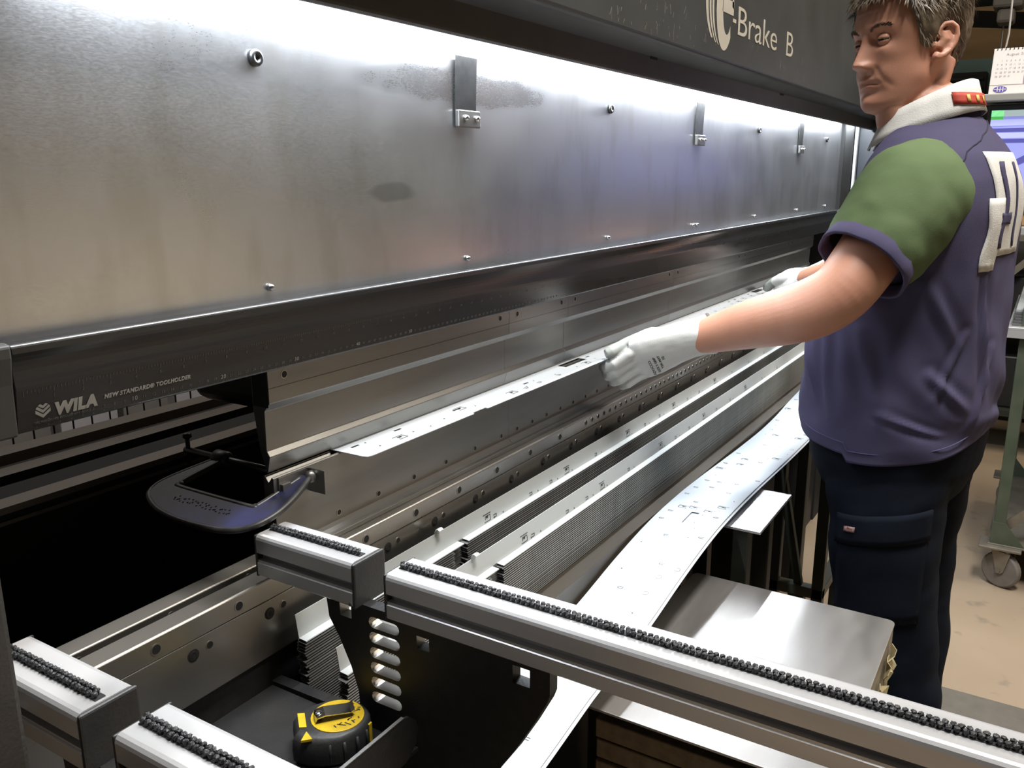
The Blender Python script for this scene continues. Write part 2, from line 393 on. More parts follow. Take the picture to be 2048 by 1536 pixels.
# print lies on the sloping ruler face
FA, FB = Vector((0.0, 0.6835, 1.2335)), Vector((0.0, 0.6895, 1.1985))
up = (FA - FB).normalized(); nor = Vector((1, 0, 0)).cross(up)
def on_face(x, h, lift=0.0003):
    p = FB + up * h - Vector((0, 1, 0)) * lift; return Vector((x, p.y, p.z))
FLEN = (FA - FB).length
def faceM(x, h):
    p = on_face(x, h, 0.0004)
    return Matrix(((1, 0, 0, p.x), (0, up.y, -1 * 1.0, p.y), (0, up.z, 0, p.z), (0, 0, 0, 1)))
OFF = Vector((1.9, 0.9, 0))
def put_text(name, txt, size, Mx, m, parent, **k):
    me = text_mesh(txt, size, Mx, m, **k)
    for v in me.vertices: v.co -= origin(parent)
    o = bpy.data.objects.new(name, me); col.objects.link(o); o.parent = parent
    return o
tick = MB()
def tk(x, h0, h1, w):
    a, b = on_face(x - w / 2, h0), on_face(x + w / 2, h0); c, d = on_face(x + w / 2, h1), on_face(x - w / 2, h1)
    tick.add([a, b, c, d], [(0, 1, 2, 3)])
RX = 0.358                    # zero of the scale
n = 0
while RX + n * 0.0254 / 8 < 2.6:
    k = n % 8
    tk(RX + n * 0.0254 / 8, FLEN - (0.0055 if k == 0 else 0.0042 if k == 4 else 0.0030), FLEN - 0.0006, 0.00045); n += 1
for i in range(1, 226):
    tk(RX + i * 0.01, 0.0008, 0.0035 if i % 5 == 0 else 0.0022, 0.0005)
tick.build('ruler_ticks', M_['print_dim'], th)
for i in range(1, 90):
    big = i % 10 == 0
    put_text('ruler_number', str(i), 0.0058 if big else 0.0042, faceM(RX + i * 0.01, 0.0042), M_['print_grey'] if big and i < 60 else M_['print_dim'], th, align='CENTER', space=1.15 if big else 1.0, depth=0.0001)
for i in range(1, 36):
    put_text('ruler_number', str(i), 0.0042, faceM(RX + i * 0.0254, FLEN - 0.0105), M_['print_dim'], th, align='CENTER', depth=0.0001)
put_text('brand_lettering', 'WILA', 0.0145, faceM(0.3835, 0.0085), M_['print_grey'], th, bold=0.0009, space=1.08, shear=0.12)
put_text('product_lettering', 'NEW STANDARD\u00ae TOOLHOLDER', 0.0054, faceM(0.428, 0.0125), M_['print_grey'], th, bold=0.0002, shear=0.2, space=1.1)
put_text('slogan_lettering', 'THE PRESS BRAKE PRODUCTIVITY PEOPLE', 0.0026, faceM(0.3655, 0.0042), M_['print_dim'], th, space=1.02)
em = MB()                     # round striped emblem left of the maker's name
for s_, e_ in ((-0.9, -0.45), (-0.28, 0.14), (0.30, 0.70)):
    for sd in (-1, 1):
        pts = []
        for i in range(7):
            u = i / 6 * 0.95; yy = (s_ + u * 0.75); pts.append((sd * u, yy))
        for i in range(6, -1, -1):
            u = i / 6 * 0.95; yy = (e_ + u * 0.75); pts.append((sd * u, yy))
        q = []
        for (a, b) in pts:
            l = math.hypot(a, b)
            if l > 1: a, b = a / l, b / l
            q.append(on_face(0.3735 + a * 0.0068, 0.0145 + b * 0.0068, 0.0004))
        em.add(q, [tuple(range(len(q)))])
em.build('emblem', M_['print_grey'], th)

# lettering on the upper beam
def beamM(x, z): return Matrix(((1, 0, 0, x), (0, 0, -1, YB - 0.0006), (0, 1, 0, z), (0, 0, 0, 1)))
put_text('model_lettering', 'Brake', 0.080, beamM(1.835, 1.6790) @ Matrix.Diagonal((1.66, 1.0, 1.0, 1.0)), M_['logo_cream'], beam, space=0.98, bold=-0.0004)
put_text('model_lettering', 'B', 0.080, beamM(2.285, 1.6790) @ Matrix.Diagonal((1.66, 1.0, 1.0, 1.0)), M_['logo_cream'], beam, bold=-0.0004, align='RIGHT')
MB().box(1.812, 1.832, YB - 0.0006, YB - 0.0002, 1.6985, 1.7055).build('model_lettering', M_['logo_cream'], beam)
lg = MB()                      # heavy round e with speed lines on its left
def arc(cx, cz, r0, r1, a0, a1, sx=1.0, n=26):
    q = [(cx + sx * r1 * math.cos(R(a0 + (a1 - a0) * i / n)), YB - 0.0005, cz + r1 * math.sin(R(a0 + (a1 - a0) * i / n))) for i in range(n + 1)]
    p = [(cx + sx * r0[0] * math.cos(R(a0 + (a1 - a0) * i / n)) + r0[1], YB - 0.0005, cz + r0[0] * math.sin(R(a0 + (a1 - a0) * i / n))) for i in range(n + 1)]
    for i in range(n):
        lg.add([q[i], q[i + 1], p[i + 1], p[i]], [(0, 1, 2, 3)])
EX, EZ = 1.762, 1.722
def eshape(r_out, r_in, sq, ctr, a0, a1, sx_o, sx_i, n=36):
    """thick crescent between two ellipses"""
    for i in range(n):
        q = []
        for k in (i, i + 1):
            t = R(a0 + (a1 - a0) * k / n)
            q.append(((EX + sx_o * r_out * math.cos(t), YB - 0.0005, EZ + r_out * math.sin(t)), (EX + ctr + sx_i * r_in * math.cos(t), YB - 0.0005, EZ + 0.004 + r_in * math.sin(t))))
        lg.add([q[0][0], q[1][0], q[1][1], q[0][1]], [(0, 1, 2, 3)])
eshape(0.083, 0.056, 1, 0.014, 0, 318, 0.62, 0.50)
lg.add([(EX - 0.016, YB - 0.0005, EZ - 0.012), (EX + 0.052, YB - 0.0005, EZ - 0.012), (EX + 0.052, YB - 0.0005, EZ + 0.014), (EX - 0.016, YB - 0.0005, EZ + 0.014)], [(0, 1, 2, 3)])
for k, (a0, a1) in enumerate(((118, 246), (118, 238), (150, 229))):
    r = 0.062 + 0.016 * k; z_ = 0.083 + 0.003 * k
    pts = [[(EX - 0.004 + dd * math.cos(R(a0 + (a1 - a0) * i / 20)) , YB - 0.0005, EZ + z_ * math.sin(R(a0 + (a1 - a0) * i / 20))) for i in range(21)] for dd in (r, r + (0.010 if k < 2 else 0.014))]
    for i in range(20): lg.add([pts[0][i], pts[0][i + 1], pts[1][i + 1], pts[1][i]], [(0, 1, 2, 3)])
lg.build('model_emblem', M_['logo_cream'], beam)
# scratches in the paint of the beam
sc_ = MB(); rr = random.Random(3)
for i in range(90):
    x = rr.choice((rr.uniform(0.95, 1.75), rr.uniform(0.9, 3.3), rr.gauss(1.45, 0.12))); z = 1.622 + abs(rr.gauss(0, 0.05)); a = R(rr.uniform(55, 110)); l = rr.uniform(0.003, 0.018); w = rr.uniform(0.0003, 0.0009)
    dx, dz = math.cos(a) * l, math.sin(a) * l
    sc_.add([(x, YB - 0.0003, z), (x + w, YB - 0.0003, z), (x + w + dx, YB - 0.0003, z + dz), (x + dx, YB - 0.0003, z + dz)], [(0, 1, 2, 3)])
sc_.build('paint_scratches', mat('scratch', (0.35, 0.33, 0.29), 0.5), beam)

# ---------------------------------------------------------------- lower tool clamp rails and bed
RZ = 0.960
rail_f = MB().ext([(0.700, 0.9352), (0.700, RZ - 0.002), (0.702, RZ), (0.7265, RZ), (0.7265, 0.935)], -0.10, 3.40).build('clamp_rail', M_['steel_bright'], press, bevel=0.0008)
rail_b = MB().ext([(0.7395, 0.925), (0.7395, RZ - 0.0015), (0.741, RZ), (0.764, RZ), (0.766, RZ - 0.002), (0.766, 0.925)], -0.10, 3.40).build('clamp_rail', M_['steel_bright'], press, bevel=0.0008)
MB().box(-0.10, 3.40, 0.7265, 0.7395, 0.930, 0.940).build('rail_groove', M_['steel_dark'], press)
rail_l = MB().box(-0.10, 3.40, 0.700, 0.752, 0.866, 0.9344).build('bed_rail', M_['steel_bright'], press, bevel=0.001)
MB().box(-0.60, 3.72, 0.708, 0.80, 0.0, 0.866).build('lower_beam', M_['black_paint'], press)
hole_a = MB().lathe((0, 0, 0), (0, -1, 0), [(0.0062, -0.0005), (0.0062, 0.0004), (0.0046, 0.0004), (0.0042, -0.0001), (0, -0.0001)], 18); 
def hole_mesh(name, r):
    b = MB(); b.m = 0
    b.lathe((0, 0, 0), (0, -1, 0), [(r * 1.0, -0.001), (r * 1.0, 0.0003), (r * 0.80, 0.0004), (r * 0.80, 0.00015), (r * 0.8, -0.0009)], 20); 
    b.m = 1; b.lathe((0, 0, 0), (0, -1, 0), [(r * 0.79, -0.0008), (r * 0.79, 0.0002), (0.0, 0.0002)], 20)
    return b.mesh(name, [M_['steel_bright'], M_['void_black']], False)
def screw_mesh(name, r):
    b = MB(); b.m = 1
    b.lathe((0, 0, 0), (0, -1, 0), [(r, -0.001), (r, 0.00025), (0, 0.00025)], 22)
    b.m = 0; b.lathe((0, 0, 0), (0, -1, 0), [(r * 0.78, -0.0008), (r * 0.78, 0.0005), (r * 0.70, 0.0008), (r * 0.42, 0.0008), (r * 0.40, 0.0004)], 22)
    b.m = 1; b.lathe((0, 0, 0), (0, -1, 0), [(r * 0.41, -0.0005), (r * 0.41, 0.0007), (0, 0.0007)], 6)
    return b.mesh(name, [M_['steel_dark'], M_['void_black']], False)
h_rail = hole_mesh('rail_hole', 0.0062); h_small = hole_mesh('rail_hole', 0.0050); s_big = screw_mesh('socket_screw', 0.0070); h_die = hole_mesh('die_hole', 0.0044)
for i in range(-4, 10):
    x = 0.459 + 0.1033 * i
    if x < 1.37: link('rail_hole', h_rail, rail_f, (x, 0.6998, 0.9465 + 0.0))
for i in range(0, 44):
    link('rail_hole', h_small, rail_f, (1.387 + 0.0258 * i, 0.6998, 0.9475))
for i in range(-4, 24):
    x = 0.500 + 0.1035 * i
    link('socket_screw', s_big, rail_l, (x, 0.6998, 0.9185)); link('rail_hole', h_small, rail_l, (x + 0.0208, 0.6998, 0.9205))
for i in range(5):
    link('rail_hole', h_small, rail_b, (0.30 + 0.1035 * i, 0.7393, 0.949))

# back gauge seen through the open end
bgm = mat('gauge_alu', (0.33, 0.29, 0.26), 0.4, 0.6, c2=(0.26, 0.225, 0.20), scale=8, stretch=(0.2, 1, 1))
g1 = MB().box(-0.4, 3.5, 1.020, 1.052, 1.008, 1.0165).build('gauge_beam', bgm, press)
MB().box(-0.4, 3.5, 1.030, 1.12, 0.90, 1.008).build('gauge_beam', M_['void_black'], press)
MB().box(-0.4, 3.5, 1.026, 1.030, 0.992, 0.997).build('gauge_rail', bgm, g1)
MB().ext([(1.36, 0.940), (1.36, 0.930), (1.372, 0.926), (1.372, 0.918), (1.40, 0.918), (1.40, 0.940)], -0.4, 3.5).build('gauge_beam', bgm, press)
MB().ext([(1.425, 0.953), (1.425, 0.935), (1.47, 0.935), (1.47, 0.953)], -0.4, 3.5).build('gauge_beam', bgm, press)
fg = MB().box(1.02, 1.16, 1.15, 1.36, 0.985, 1.075).build('gauge_finger', M_['black_paint'], press, bevel=0.03, seg=4)
MB().box(1.08, 1.12, 1.05, 1.16, 1.01, 1.03).build('finger_tip', M_['chrome'], fg, bevel=0.004)
MB().box(-0.6, 3.72, 1.34, 1.50, 0.0, 0.915).build('void_back', M_['void_black'], press)  # black block put in for the dark void behind the bed

# ---------------------------------------------------------------- punch and die segments
PU = [(0.7245, 1.1985), (0.7245, 1.1500), (0.7335, 1.1400), (0.7345, 1.0925), (0.7300, 1.0860), (0.7350, 1.0665), (0.7362, 1.0665), (0.745, 1.090), (0.752, 1.140), (0.752, 1.1985)]
punch_x = [0.647, 1.1560, 1.3575, 1.8670, 2.378, 2.889, 3.215]
punch_words = ['leftmost long punch segment, its dark end face above the blue clamp', 'short punch segment just left of the cut-out window in the sheet', 'punch segment above the gloved left hand', 'punch segment behind the bare forearm, between the two gloved hands', 'punch segment above the far gloved hand', 'last short punch segment at the far end of the toolholder']
h_p = hole_mesh('punch_hole', 0.0050)
for i in range(6):
    a, b = punch_x[i] + 0.0003, punch_x[i + 1] - 0.0003
    mb = MB(); mb.ext(PU, a, b)
    pn = mb.build('punch', [M_['steel']], None, bevel=0.0009, label=punch_words[i], cat='punch', group='punch segments clamped in the toolholder')
    MB().box(a - 0.0004, a, 0.7265, 0.7505, 1.145, 1.1975).build('end_face_shade', M_['void_black'], pn) if i == 0 else None  # shade of the end turned from the light, laid on as a black sheet
    MB().box(a, b, 0.7242, 0.7246, 1.1672, 1.1677).build('scribed_line', M_['steel_dark'], pn)
    for x in (a + 0.0245, b - 0.0265):
        link('punch_hole', h_p, pn, (x, 0.7244, 1.1800))
DI = [(0.7270, 1.0605), (0.7270, 0.9745), (0.7245, 0.9700), (0.7190, 0.9670), (0.7135, 0.9655), (0.7135, 0.9602), (0.7285, 0.9602), (0.7285, 0.9405), (0.738, 0.9405), (0.738, 0.9602), (0.7575, 0.9602), (0.7575, 0.9655), (0.747, 0.97), (0.744, 0.975), (0.744, 1.0605), (0.7415, 1.0620), (0.7356, 1.0545), (0.7295, 1.0620)]
die_x = [0.647, 1.157, 2.1715, 2.682, 3.215]
die_words = ['leftmost die segment with the blue clamp on its end', 'long die segment running under the gloved left hand', 'die segment under the far gloved hand', 'last die segment at the far right end of the bed']
for i in range(4):
    a, b = die_x[i] + 0.0003, die_x[i + 1] - 0.0003
    dn = MB().ext(DI, a, b).build('die', M_['steel'], None, bevel=0.0006, label=die_words[i], cat='die', group='die segments on the bed rail')
    st = 0.0767 if i == 0 else 0.0505
    x = a + 0.0265
    while x < b - 0.015:
        link('die_hole', h_die, dn, (x, 0.7268, 0.984)); x += st
# ================================================================ sheet being bent
SX0, SX1, SY0, SY1, SZ = 0.7565, 3.235, 0.681, 0.852, 1.0636
def sheet_outline():
    o = [(SX0 + 0.010, SY0), (0.990, SY0), (0.990, SY0 + 0.004), (1.000, SY0 + 0.005), (1.025, SY0 + 0.005), (1.026, SY0)]
    o += [(SX1 - 0.01, SY0), (SX1, SY0 + 0.01), (SX1, SY1), (SX0, SY1), (SX0, SY0 + 0.008), (SX0 + 0.003, SY0 + 0.002)]
    return o
sheet = empty('sheet_strip', (1.4, 0.72, 1.062), 'long white-coated steel sheet lying across the die under the punch', 'steel sheet')
win1 = [(1.331, 0.7135), (1.413, 0.7135), (1.413, 0.7330), (1.331, 0.7330)]
win2 = [(2.50, 0.7135), (2.58, 0.7135), (2.58, 0.7330), (2.50, 0.7330)]
MB().plate([sheet_outline(), win1, win2], SZ - 0.0010, SZ, lambda a, b, t: (a, b, t)).build('sheet_metal', M_['white_sheet'], sheet)
def strip_mark(bld, kind, P):
    """P(a,b) -> world point on the sheet; a along, b across (metres)"""
    def seg(a0, b0, a1, b1, w=0.0011):
        dx, dy = a1 - a0, b1 - b0; l = math.hypot(dx, dy) or 1; nx, ny = -dy / l * w / 2, dx / l * w / 2
        bld.add([P(a0 + nx, b0 + ny), P(a1 + nx, b1 + ny), P(a1 - nx, b1 - ny), P(a0 - nx, b0 - ny)], [(0, 1, 2, 3)])
    if kind == 'box':
        seg(0, 0, 0.017, 0); seg(0.017, 0, 0.017, 0.0085); seg(0.017, 0.0085, 0.004, 0.0085); seg(0.004, 0.0085, 0.004, 0.003); seg(-0.002, 0.0115, 0.019, 0.0115)
        bld.add([P(0.006, 0.005), P(0.011, 0.005), P(0.011, 0.008), P(0.006, 0.008)], [(0, 1, 2, 3)])
    elif kind == 'tab':
        seg(0, 0, 0.009, 0); seg(0, 0.004, 0.009, 0.004); seg(0.009, 0, 0.009, 0.004)
    elif kind == 'dot':
        bld.add([P(0.0014 * math.cos(t), 0.0014 * math.sin(t)) for t in (k * PI / 4 for k in range(8))], [tuple(range(8))])
    elif kind == 'slot':
        bld.add([P(0, 0), P(0.014, 0), P(0.014, 0.0035), P(0, 0.0035)], [(0, 1, 2, 3)])
    elif kind == 'loop':
        for k in range(10):
            t0, t1 = R(40 + 28 * k), R(40 + 28 * (k + 1))
            seg(0.005 * math.cos(t0), 0.005 * math.sin(t0), 0.005 * math.cos(t1), 0.005 * math.sin(t1), 0.0007)
rm = random.Random(11)
marks = [('box', 0.835, 0.693), ('dot', 0.80, 0.697), ('dot', 0.872, 0.700), ('dot', 0.905, 0.6955), ('dot', 0.945, 0.702), ('slot', 0.86, 0.7215), ('slot', 0.775, 0.7215), ('dot', 0.80, 0.722), ('slot', 0.985, 0.7135), ('box', 0.992, 0.7080),
         ('dot', 1.025, 0.703), ('box', 1.115, 0.693), ('tab', 1.155, 0.693), ('dot', 1.170, 0.700), ('tab', 1.20, 0.694), ('slot', 1.18, 0.7100), ('dot', 1.21, 0.7105), ('tab', 1.265, 0.693), ('dot', 1.27, 0.702), ('box', 1.375, 0.693), ('dot', 1.343, 0.698), ('dot', 1.425, 0.703), ('slot', 1.425, 0.7205), ('dot', 1.39, 0.739)]
x = 1.60
while x < 3.1:
    marks += [(rm.choice(('box', 'tab', 'tab', 'dot')), x, rm.uniform(0.689, 0.705)), (rm.choice(('dot', 'slot')), x + 0.03, 0.7205)]
    x += rm.uniform(0.05, 0.09)
for k, a, b in marks:
    mb = MB(); strip_mark(mb, k, lambda p, q, a=a, b=b: (a + p, b + q, SZ + 0.00025)); mb.build('cutout', M_['ink'], sheet)

# ================================================================ support arms with brush strips
def alu_profile(x0, w, zb, zt):
    """outline in x,z with a groove on the near side"""
    x1 = x0 + w; r = 0.0058
    o = []
    def c(cx, cz, s0):
        for i in range(4):
            t = R(s0 + 30 * i); o.append((cx + r * math.cos(t), cz + r * math.sin(t)))
    c(x1 - r, zt - r, 0); c(x0 + r, zt - r, 90)
    o.extend([(x0, 0.9992), (x0 + 0.0010, 0.9984), (x0 + 0.0085, 0.9984), (x0 + 0.0085, 0.9905), (x0 + 0.0012, 0.9905), (x0 + 0.0012, 0.9878), (x0, 0.9870), (x0, zb + 0.002), (x0 + 0.002, zb)])
    o.extend([(x1 - 0.002, zb), (x1, zb + 0.002)])
    return o
tuft_me = []
for k in range(4):
    b = MB(); rk = random.Random(k + 40); N_ = 9
    rings_ = []
    for r_, h_ in ((0.0019, 0.0), (0.0023, 0.0024), (0.0028, 0.0042), (0.0029, 0.0054), (0.0023, 0.0064), (0.0010, 0.0069)):
        rings_.append([((r_ * (1 + rk.uniform(-0.22, 0.22))) * math.cos(2 * PI * q / N_), (r_ * (1 + rk.uniform(-0.22, 0.22))) * math.sin(2 * PI * q / N_), h_ + rk.uniform(-0.0004, 0.0004) * (h_ > 0)) for q in range(N_)])
    b.loft(rings_)
    for i in range(9):           # loose bristle ends
        a = rk.uniform(0, 2 * PI); r0 = rk.uniform(0.0005, 0.0024); bx, by = r0 * math.cos(a), r0 * math.sin(a); w = 0.0003; h = rk.uniform(0.0070, 0.0080)
        b.add([(bx - w, by, 0.004), (bx + w, by, 0.004), (bx * 1.25, by * 1.25, h)], [(0, 1, 2)])
    tuft_me.append(b.mesh('bristle_tuft', M_['bristle']))
ZT, ZB = 1.020, 0.9715
def support(name, x0, y0, y1, label, cap_near, cap_far, group, tuft_to=None):
    t = empty(name, (x0 + 0.024, (y0 + y1) / 2, ZB), label, 'support arm', group)
    MB().ext(alu_profile(x0, 0.0478, ZB, ZT), y0, y1, 'y').build('profile', M_['alu'], t)
    if cap_near: MB().box(x0 - 0.0004, x0 + 0.0482, y0 - 0.004, y0 + 0.0002, ZB - 0.002, ZT - 0.0006).build('end_cap', M_['rubber'], t, bevel=0.002)
    if cap_far: MB().box(x0 - 0.0004, x0 + 0.0482, y1 - 0.0002, y1 + 0.003, ZB - 0.001, ZT - 0.0006).build('end_cap', M_['rubber'], t, bevel=0.0015)
    br = MB().box(x0 + 0.0172, x0 + 0.0258, max(y0 + 0.003, -0.10), y1 - 0.003, ZT - 0.003, ZT + 0.0008).build('brush', M_['bristle'], t)
    rt = random.Random(int(x0 * 1000) + int(y1 * 1000)); y = y1 - 0.006; k = 0
    while y > max(y0 + 0.005, -0.075):
        for dx in (0.0192, 0.0238):
            tf = link('bristle_tuft', tuft_me[rt.randrange(4)], br, (x0 + dx, y + (0.0026 if dx > 0.02 else 0), ZT + 0.0003)); tf.rotation_euler = (rt.uniform(-0.15, 0.15), rt.uniform(-0.12, 0.12), rt.uniform(0, 6)); tf.scale = (0.80, 0.80, 0.72)
        y -= 0.0052
    return t
XA, XB = 0.2975, 0.5895
sA = support('support_block', XA, 0.559, 0.697, 'short brush-topped support block at the left edge beside the black post', True, True, 'brush-topped sheet supports')
aA = support('sheet_support', XA, 0.15, 0.514, 'nearest brush-topped arm, cut off by the bottom edge', False, True, 'brush-topped sheet supports')
sB = support('support_block', XB, 0.559, 0.697, 'short brush-topped support block below the blue clamp', True, True, 'brush-topped sheet supports')
aB = support('sheet_support', XB, -0.35, 0.514, 'long brush-topped aluminium arm reaching to the bottom right corner', False, True, 'brush-topped sheet supports')
MB().cyl((XB + 0.0006, 0.562, 0.9745), (XB - 0.001, 0.562, 0.9745), 0.002, 10).build('screw', M_['chrome'], sB)

# black bracket plates that carry arm and block, with a ladder of slots
def bracket(x, arm, label_=None, slots=True):
    out = [(0.606, 0.9716), (0.334, 0.9716), (0.334, 0.9425), (0.337, 0.934), (0.352, 0.905), (0.372, 0.870), (0.395, 0.835), (0.42, 0.79), (0.42, 0.60), (0.700, 0.60), (0.700, 0.835), (0.565, 0.838), (0.566, 0.868), (0.575, 0.895), (0.59, 0.925), (0.603, 0.945)]
    loops = [out]
    def slot(y0, y1, z0, z1, sh=0.0):
        r = (z1 - z0) / 2; q = []
        for i in range(7):
            t = R(-90 + 30 * i); q.append((y1 - r + r * math.cos(t), (z0 + z1) / 2 + r * math.sin(t)))
        for i in range(7):
            t = R(90 + 30 * i); q.append((y0 + r + r * math.cos(t), (z0 + z1) / 2 + r * math.sin(t)))
        return q
    if slots:
        for i in range(6):
            z = 0.9615 - 0.0172 * i
            loops.append(slot(0.5075, 0.5475, z - 0.0125, z))
        loops.append([(0.571, 0.951), (0.587, 0.951), (0.587, 0.9655), (0.571, 0.9655)])
        loops.append([(0.355, 0.9435), (0.3735, 0.9435), (0.3735, 0.9615), (0.355, 0.9615)])
        loops.append([(0.470, 0.9435), (0.4855, 0.9435), (0.4855, 0.9575), (0.470, 0.9575)])
    m = MB(); m.plate(loops, x, x + 0.014, lambda a, b, t: (t, a, b))
    # the cut edges are bare metal, the faces painted
    for i, f in enumerate(m.f):
        xs = {round(m.v[j][0], 4) for j in f}
        m.mi[i] = 0 if len(xs) == 1 or f[0] < 0 else (1 if all(0.48 < m.v[j][1] < 0.60 and m.v[j][2] > 0.86 for j in f) else 0)
    return m.build('bracket_plate', [M_['black_paint'], M_['steel_bright']], arm)
bracket(XB + 0.010, aB)
bracket(XA + 0.010, aA, slots=False)
# black parts tray hanging between the brackets
tray = empty('parts_tray', (0.46, 0.58, 0.84), 'shallow black metal tray with rolled lip holding the tape measure', 'tray')
MB().box(0.325, 0.597, 0.486, 0.697, 0.828, 0.832).build('tray_floor', M_['black_paint'], tray)
lp = MB(); lp.plate([[(0.325, 0.8285), (0.575, 0.8285), (0.592, 0.840), (0.596, 0.855), (0.592, 0.868), (0.582, 0.877), (0.572, 0.880), (0.325, 0.880)]], 0.484, 0.487, lambda a, b, t: (a, t, b))
lp.build('tray_lip', M_['black_paint'], tray)
MB().box(0.325, 0.574, 0.4836, 0.4874, 0.8795, 0.8806).build('lip_edge', M_['steel'], tray)
# black post at the left edge
MB().box(0.190, 0.2505, 0.5325, 0.585, 0.0, 2.1).build('guard_post', mat('post_paint', (0.03, 0.028, 0.026), 0.45, c2=(0.04, 0.038, 0.035), scale=40, bump=0.2, bscale=300), bevel=0.004, label='black vertical post at the left edge of the view', cat='post')

# ================================================================ C-clamp on the die end
cl = empty('c_clamp', (0.62, 0.80, 1.0), 'blue and black steel C-clamp gripping the left end of the die', 'clamp')
blue = mat('clamp_blue', (0.016, 0.020, 0.105), 0.42, 0.0, c2=(0.008, 0.009, 0.018), scale=14, amount=0.3, spec=0.35)
def cr2(tab, z):
    z = max(tab[0][0], min(tab[-1][0], z)); i = min(int(z), len(tab) - 2); t = z - i
    a, b, c, d = tab[max(i - 1, 0)], tab[i], tab[i + 1], tab[min(i + 2, len(tab) - 1)]
    return tuple(0.5 * (2 * b[k] + (c[k] - a[k]) * t + (2 * a[k] - 5 * b[k] + 4 * c[k] - d[k]) * t * t + (3 * b[k] - a[k] - 3 * c[k] + d[k]) * t ** 3) for k in (1, 2))
def CP(a, b, h=0.0):
    """clamp plane: a = along Y, b = throat depth toward -X, sagging outward"""
    return Vector((0.690 - b, a, 1.050 - 0.26 * b + h))
web_o = [(0.716, 0.000), (0.712, 0.006), (0.700, 0.045), (0.698, 0.072), (0.708, 0.098), (0.735, 0.112), (0.790, 0.117), (0.845, 0.112), (0.885, 0.096), (0.897, 0.078), (0.893, 0.055), (0.872, 0.010), (0.858, 0.010), (0.868, 0.058), (0.862, 0.068), (0.740, 0.068), (0.730, 0.062), (0.727, 0.040), (0.7245, 0.000)]
MB().plate([[cr2([(i, a, b) for i, (a, b) in enumerate(web_o[:12])], 11 * k / 48) for k in range(49)] + web_o[12:]], -0.003, 0.003, CP).build('frame_web', blue, cl, bevel=0.0012)
def rim(pts, w, name):
    MB().tube([CP(*cr2([(i, a, b) for i, (a, b) in enumerate(pts)], (len(pts) - 1) * k / 60)) for k in range(61)], w, 10).build(name, mat('clamp_black', (0.018, 0.018, 0.019), 0.42, 0.2, c2=(0.05, 0.05, 0.05), scale=60) if 'clamp_black' not in bpy.data.materials else bpy.data.materials['clamp_black'], cl, smooth=True)
rim([(0.858, 0.010), (0.868, 0.055), (0.866, 0.064), (0.858, 0.069), (0.742, 0.069), (0.734, 0.066), (0.730, 0.058), (0.7245, 0.002)], 0.0042, 'inner_rim')
rim([(0.714, 0.000), (0.702, 0.036), (0.698, 0.070), (0.708, 0.097), (0.735, 0.112), (0.790, 0.117), (0.845, 0.112), (0.885, 0.096), (0.897, 0.078), (0.893, 0.055), (0.872, 0.010)], 0.0038, 'outer_rim')
MB().tube([CP(0.712, -0.002), CP(0.717, -0.006), CP(0.7205, -0.004)], [0.006, 0.0075, 0.006], 14).build('anvil', M_['steel'], cl, smooth=True)
MB().lathe(CP(0.852, 0.002), (0, 1, 0), [(0.008, 0), (0.0105, 0.003), (0.0105, 0.022), (0.008, 0.026)], 18).build('screw_boss', bpy.data.materials['clamp_black'], cl, smooth=True)
MB().cyl(CP(0.752, 0.002), CP(0.935, 0.002), 0.0045, 14).build('screw', M_['steel_dark'], cl, smooth=True)
MB().lathe(CP(0.7455, 0.002), (0, 1, 0), [(0.0085, 0), (0.0085, 0.004), (0.005, 0.010)], 16).build('swivel_pad', M_['steel_dark'], cl, smooth=True)
th_ = MB(); th_.cyl(CP(0.930, 0.002, -0.018), CP(0.930, 0.002, 0.018), 0.003, 10)
th_.lathe(CP(0.930, 0.002, 0.016), (0, 0, 1), [(0.003, 0), (0.0058, 0.002), (0.0058, 0.006), (0.003, 0.008)], 12); th_.build('tommy_bar', bpy.data.materials['clamp_black'], cl, smooth=True)
dots = MB()
for i in range(46):
    a = 0.845 - 0.0021 * i; b = 0.089 + 0.004 * math.sin(i * 2.3)
    if i % 6 == 5: continue
    p = CP(a, b, 0.0033); dots.obox(p, V(1, 0, 0), V(0, 1, 0), V(0, 0, 1), 0.0010, 0.0006, 0.0003)
dots.build('cast_lettering', M_['steel_dark'], cl)
# bent stop plate under the clamp
ag = MB(); ag.box(0.653, 0.7015, 0.7205, 0.7268, 1.030, 1.0615)
ag2 = MB().box(0.6995, 0.7015, 0.694, 0.7205, 1.030, 1.0600)
st = empty('stop_plate', (0.69, 0.71, 1.03), 'small bent steel stop plate clamped to the die front', 'stop plate')
MB().box(0.653, 0.7015, 0.7245, 0.7268, 1.030, 1.0600).build('clamped_leg', M_['steel'], st, bevel=0.0004)
MB().box(0.6995, 0.7015, 0.698, 0.7246, 1.030, 1.0595).build('stop_leg', M_['steel'], st, bevel=0.0004)
MB().box(0.655, 0.668, 0.7205, 0.7245, 1.040, 1.052).build('packing_block', M_['steel'], st, bevel=0.0006)

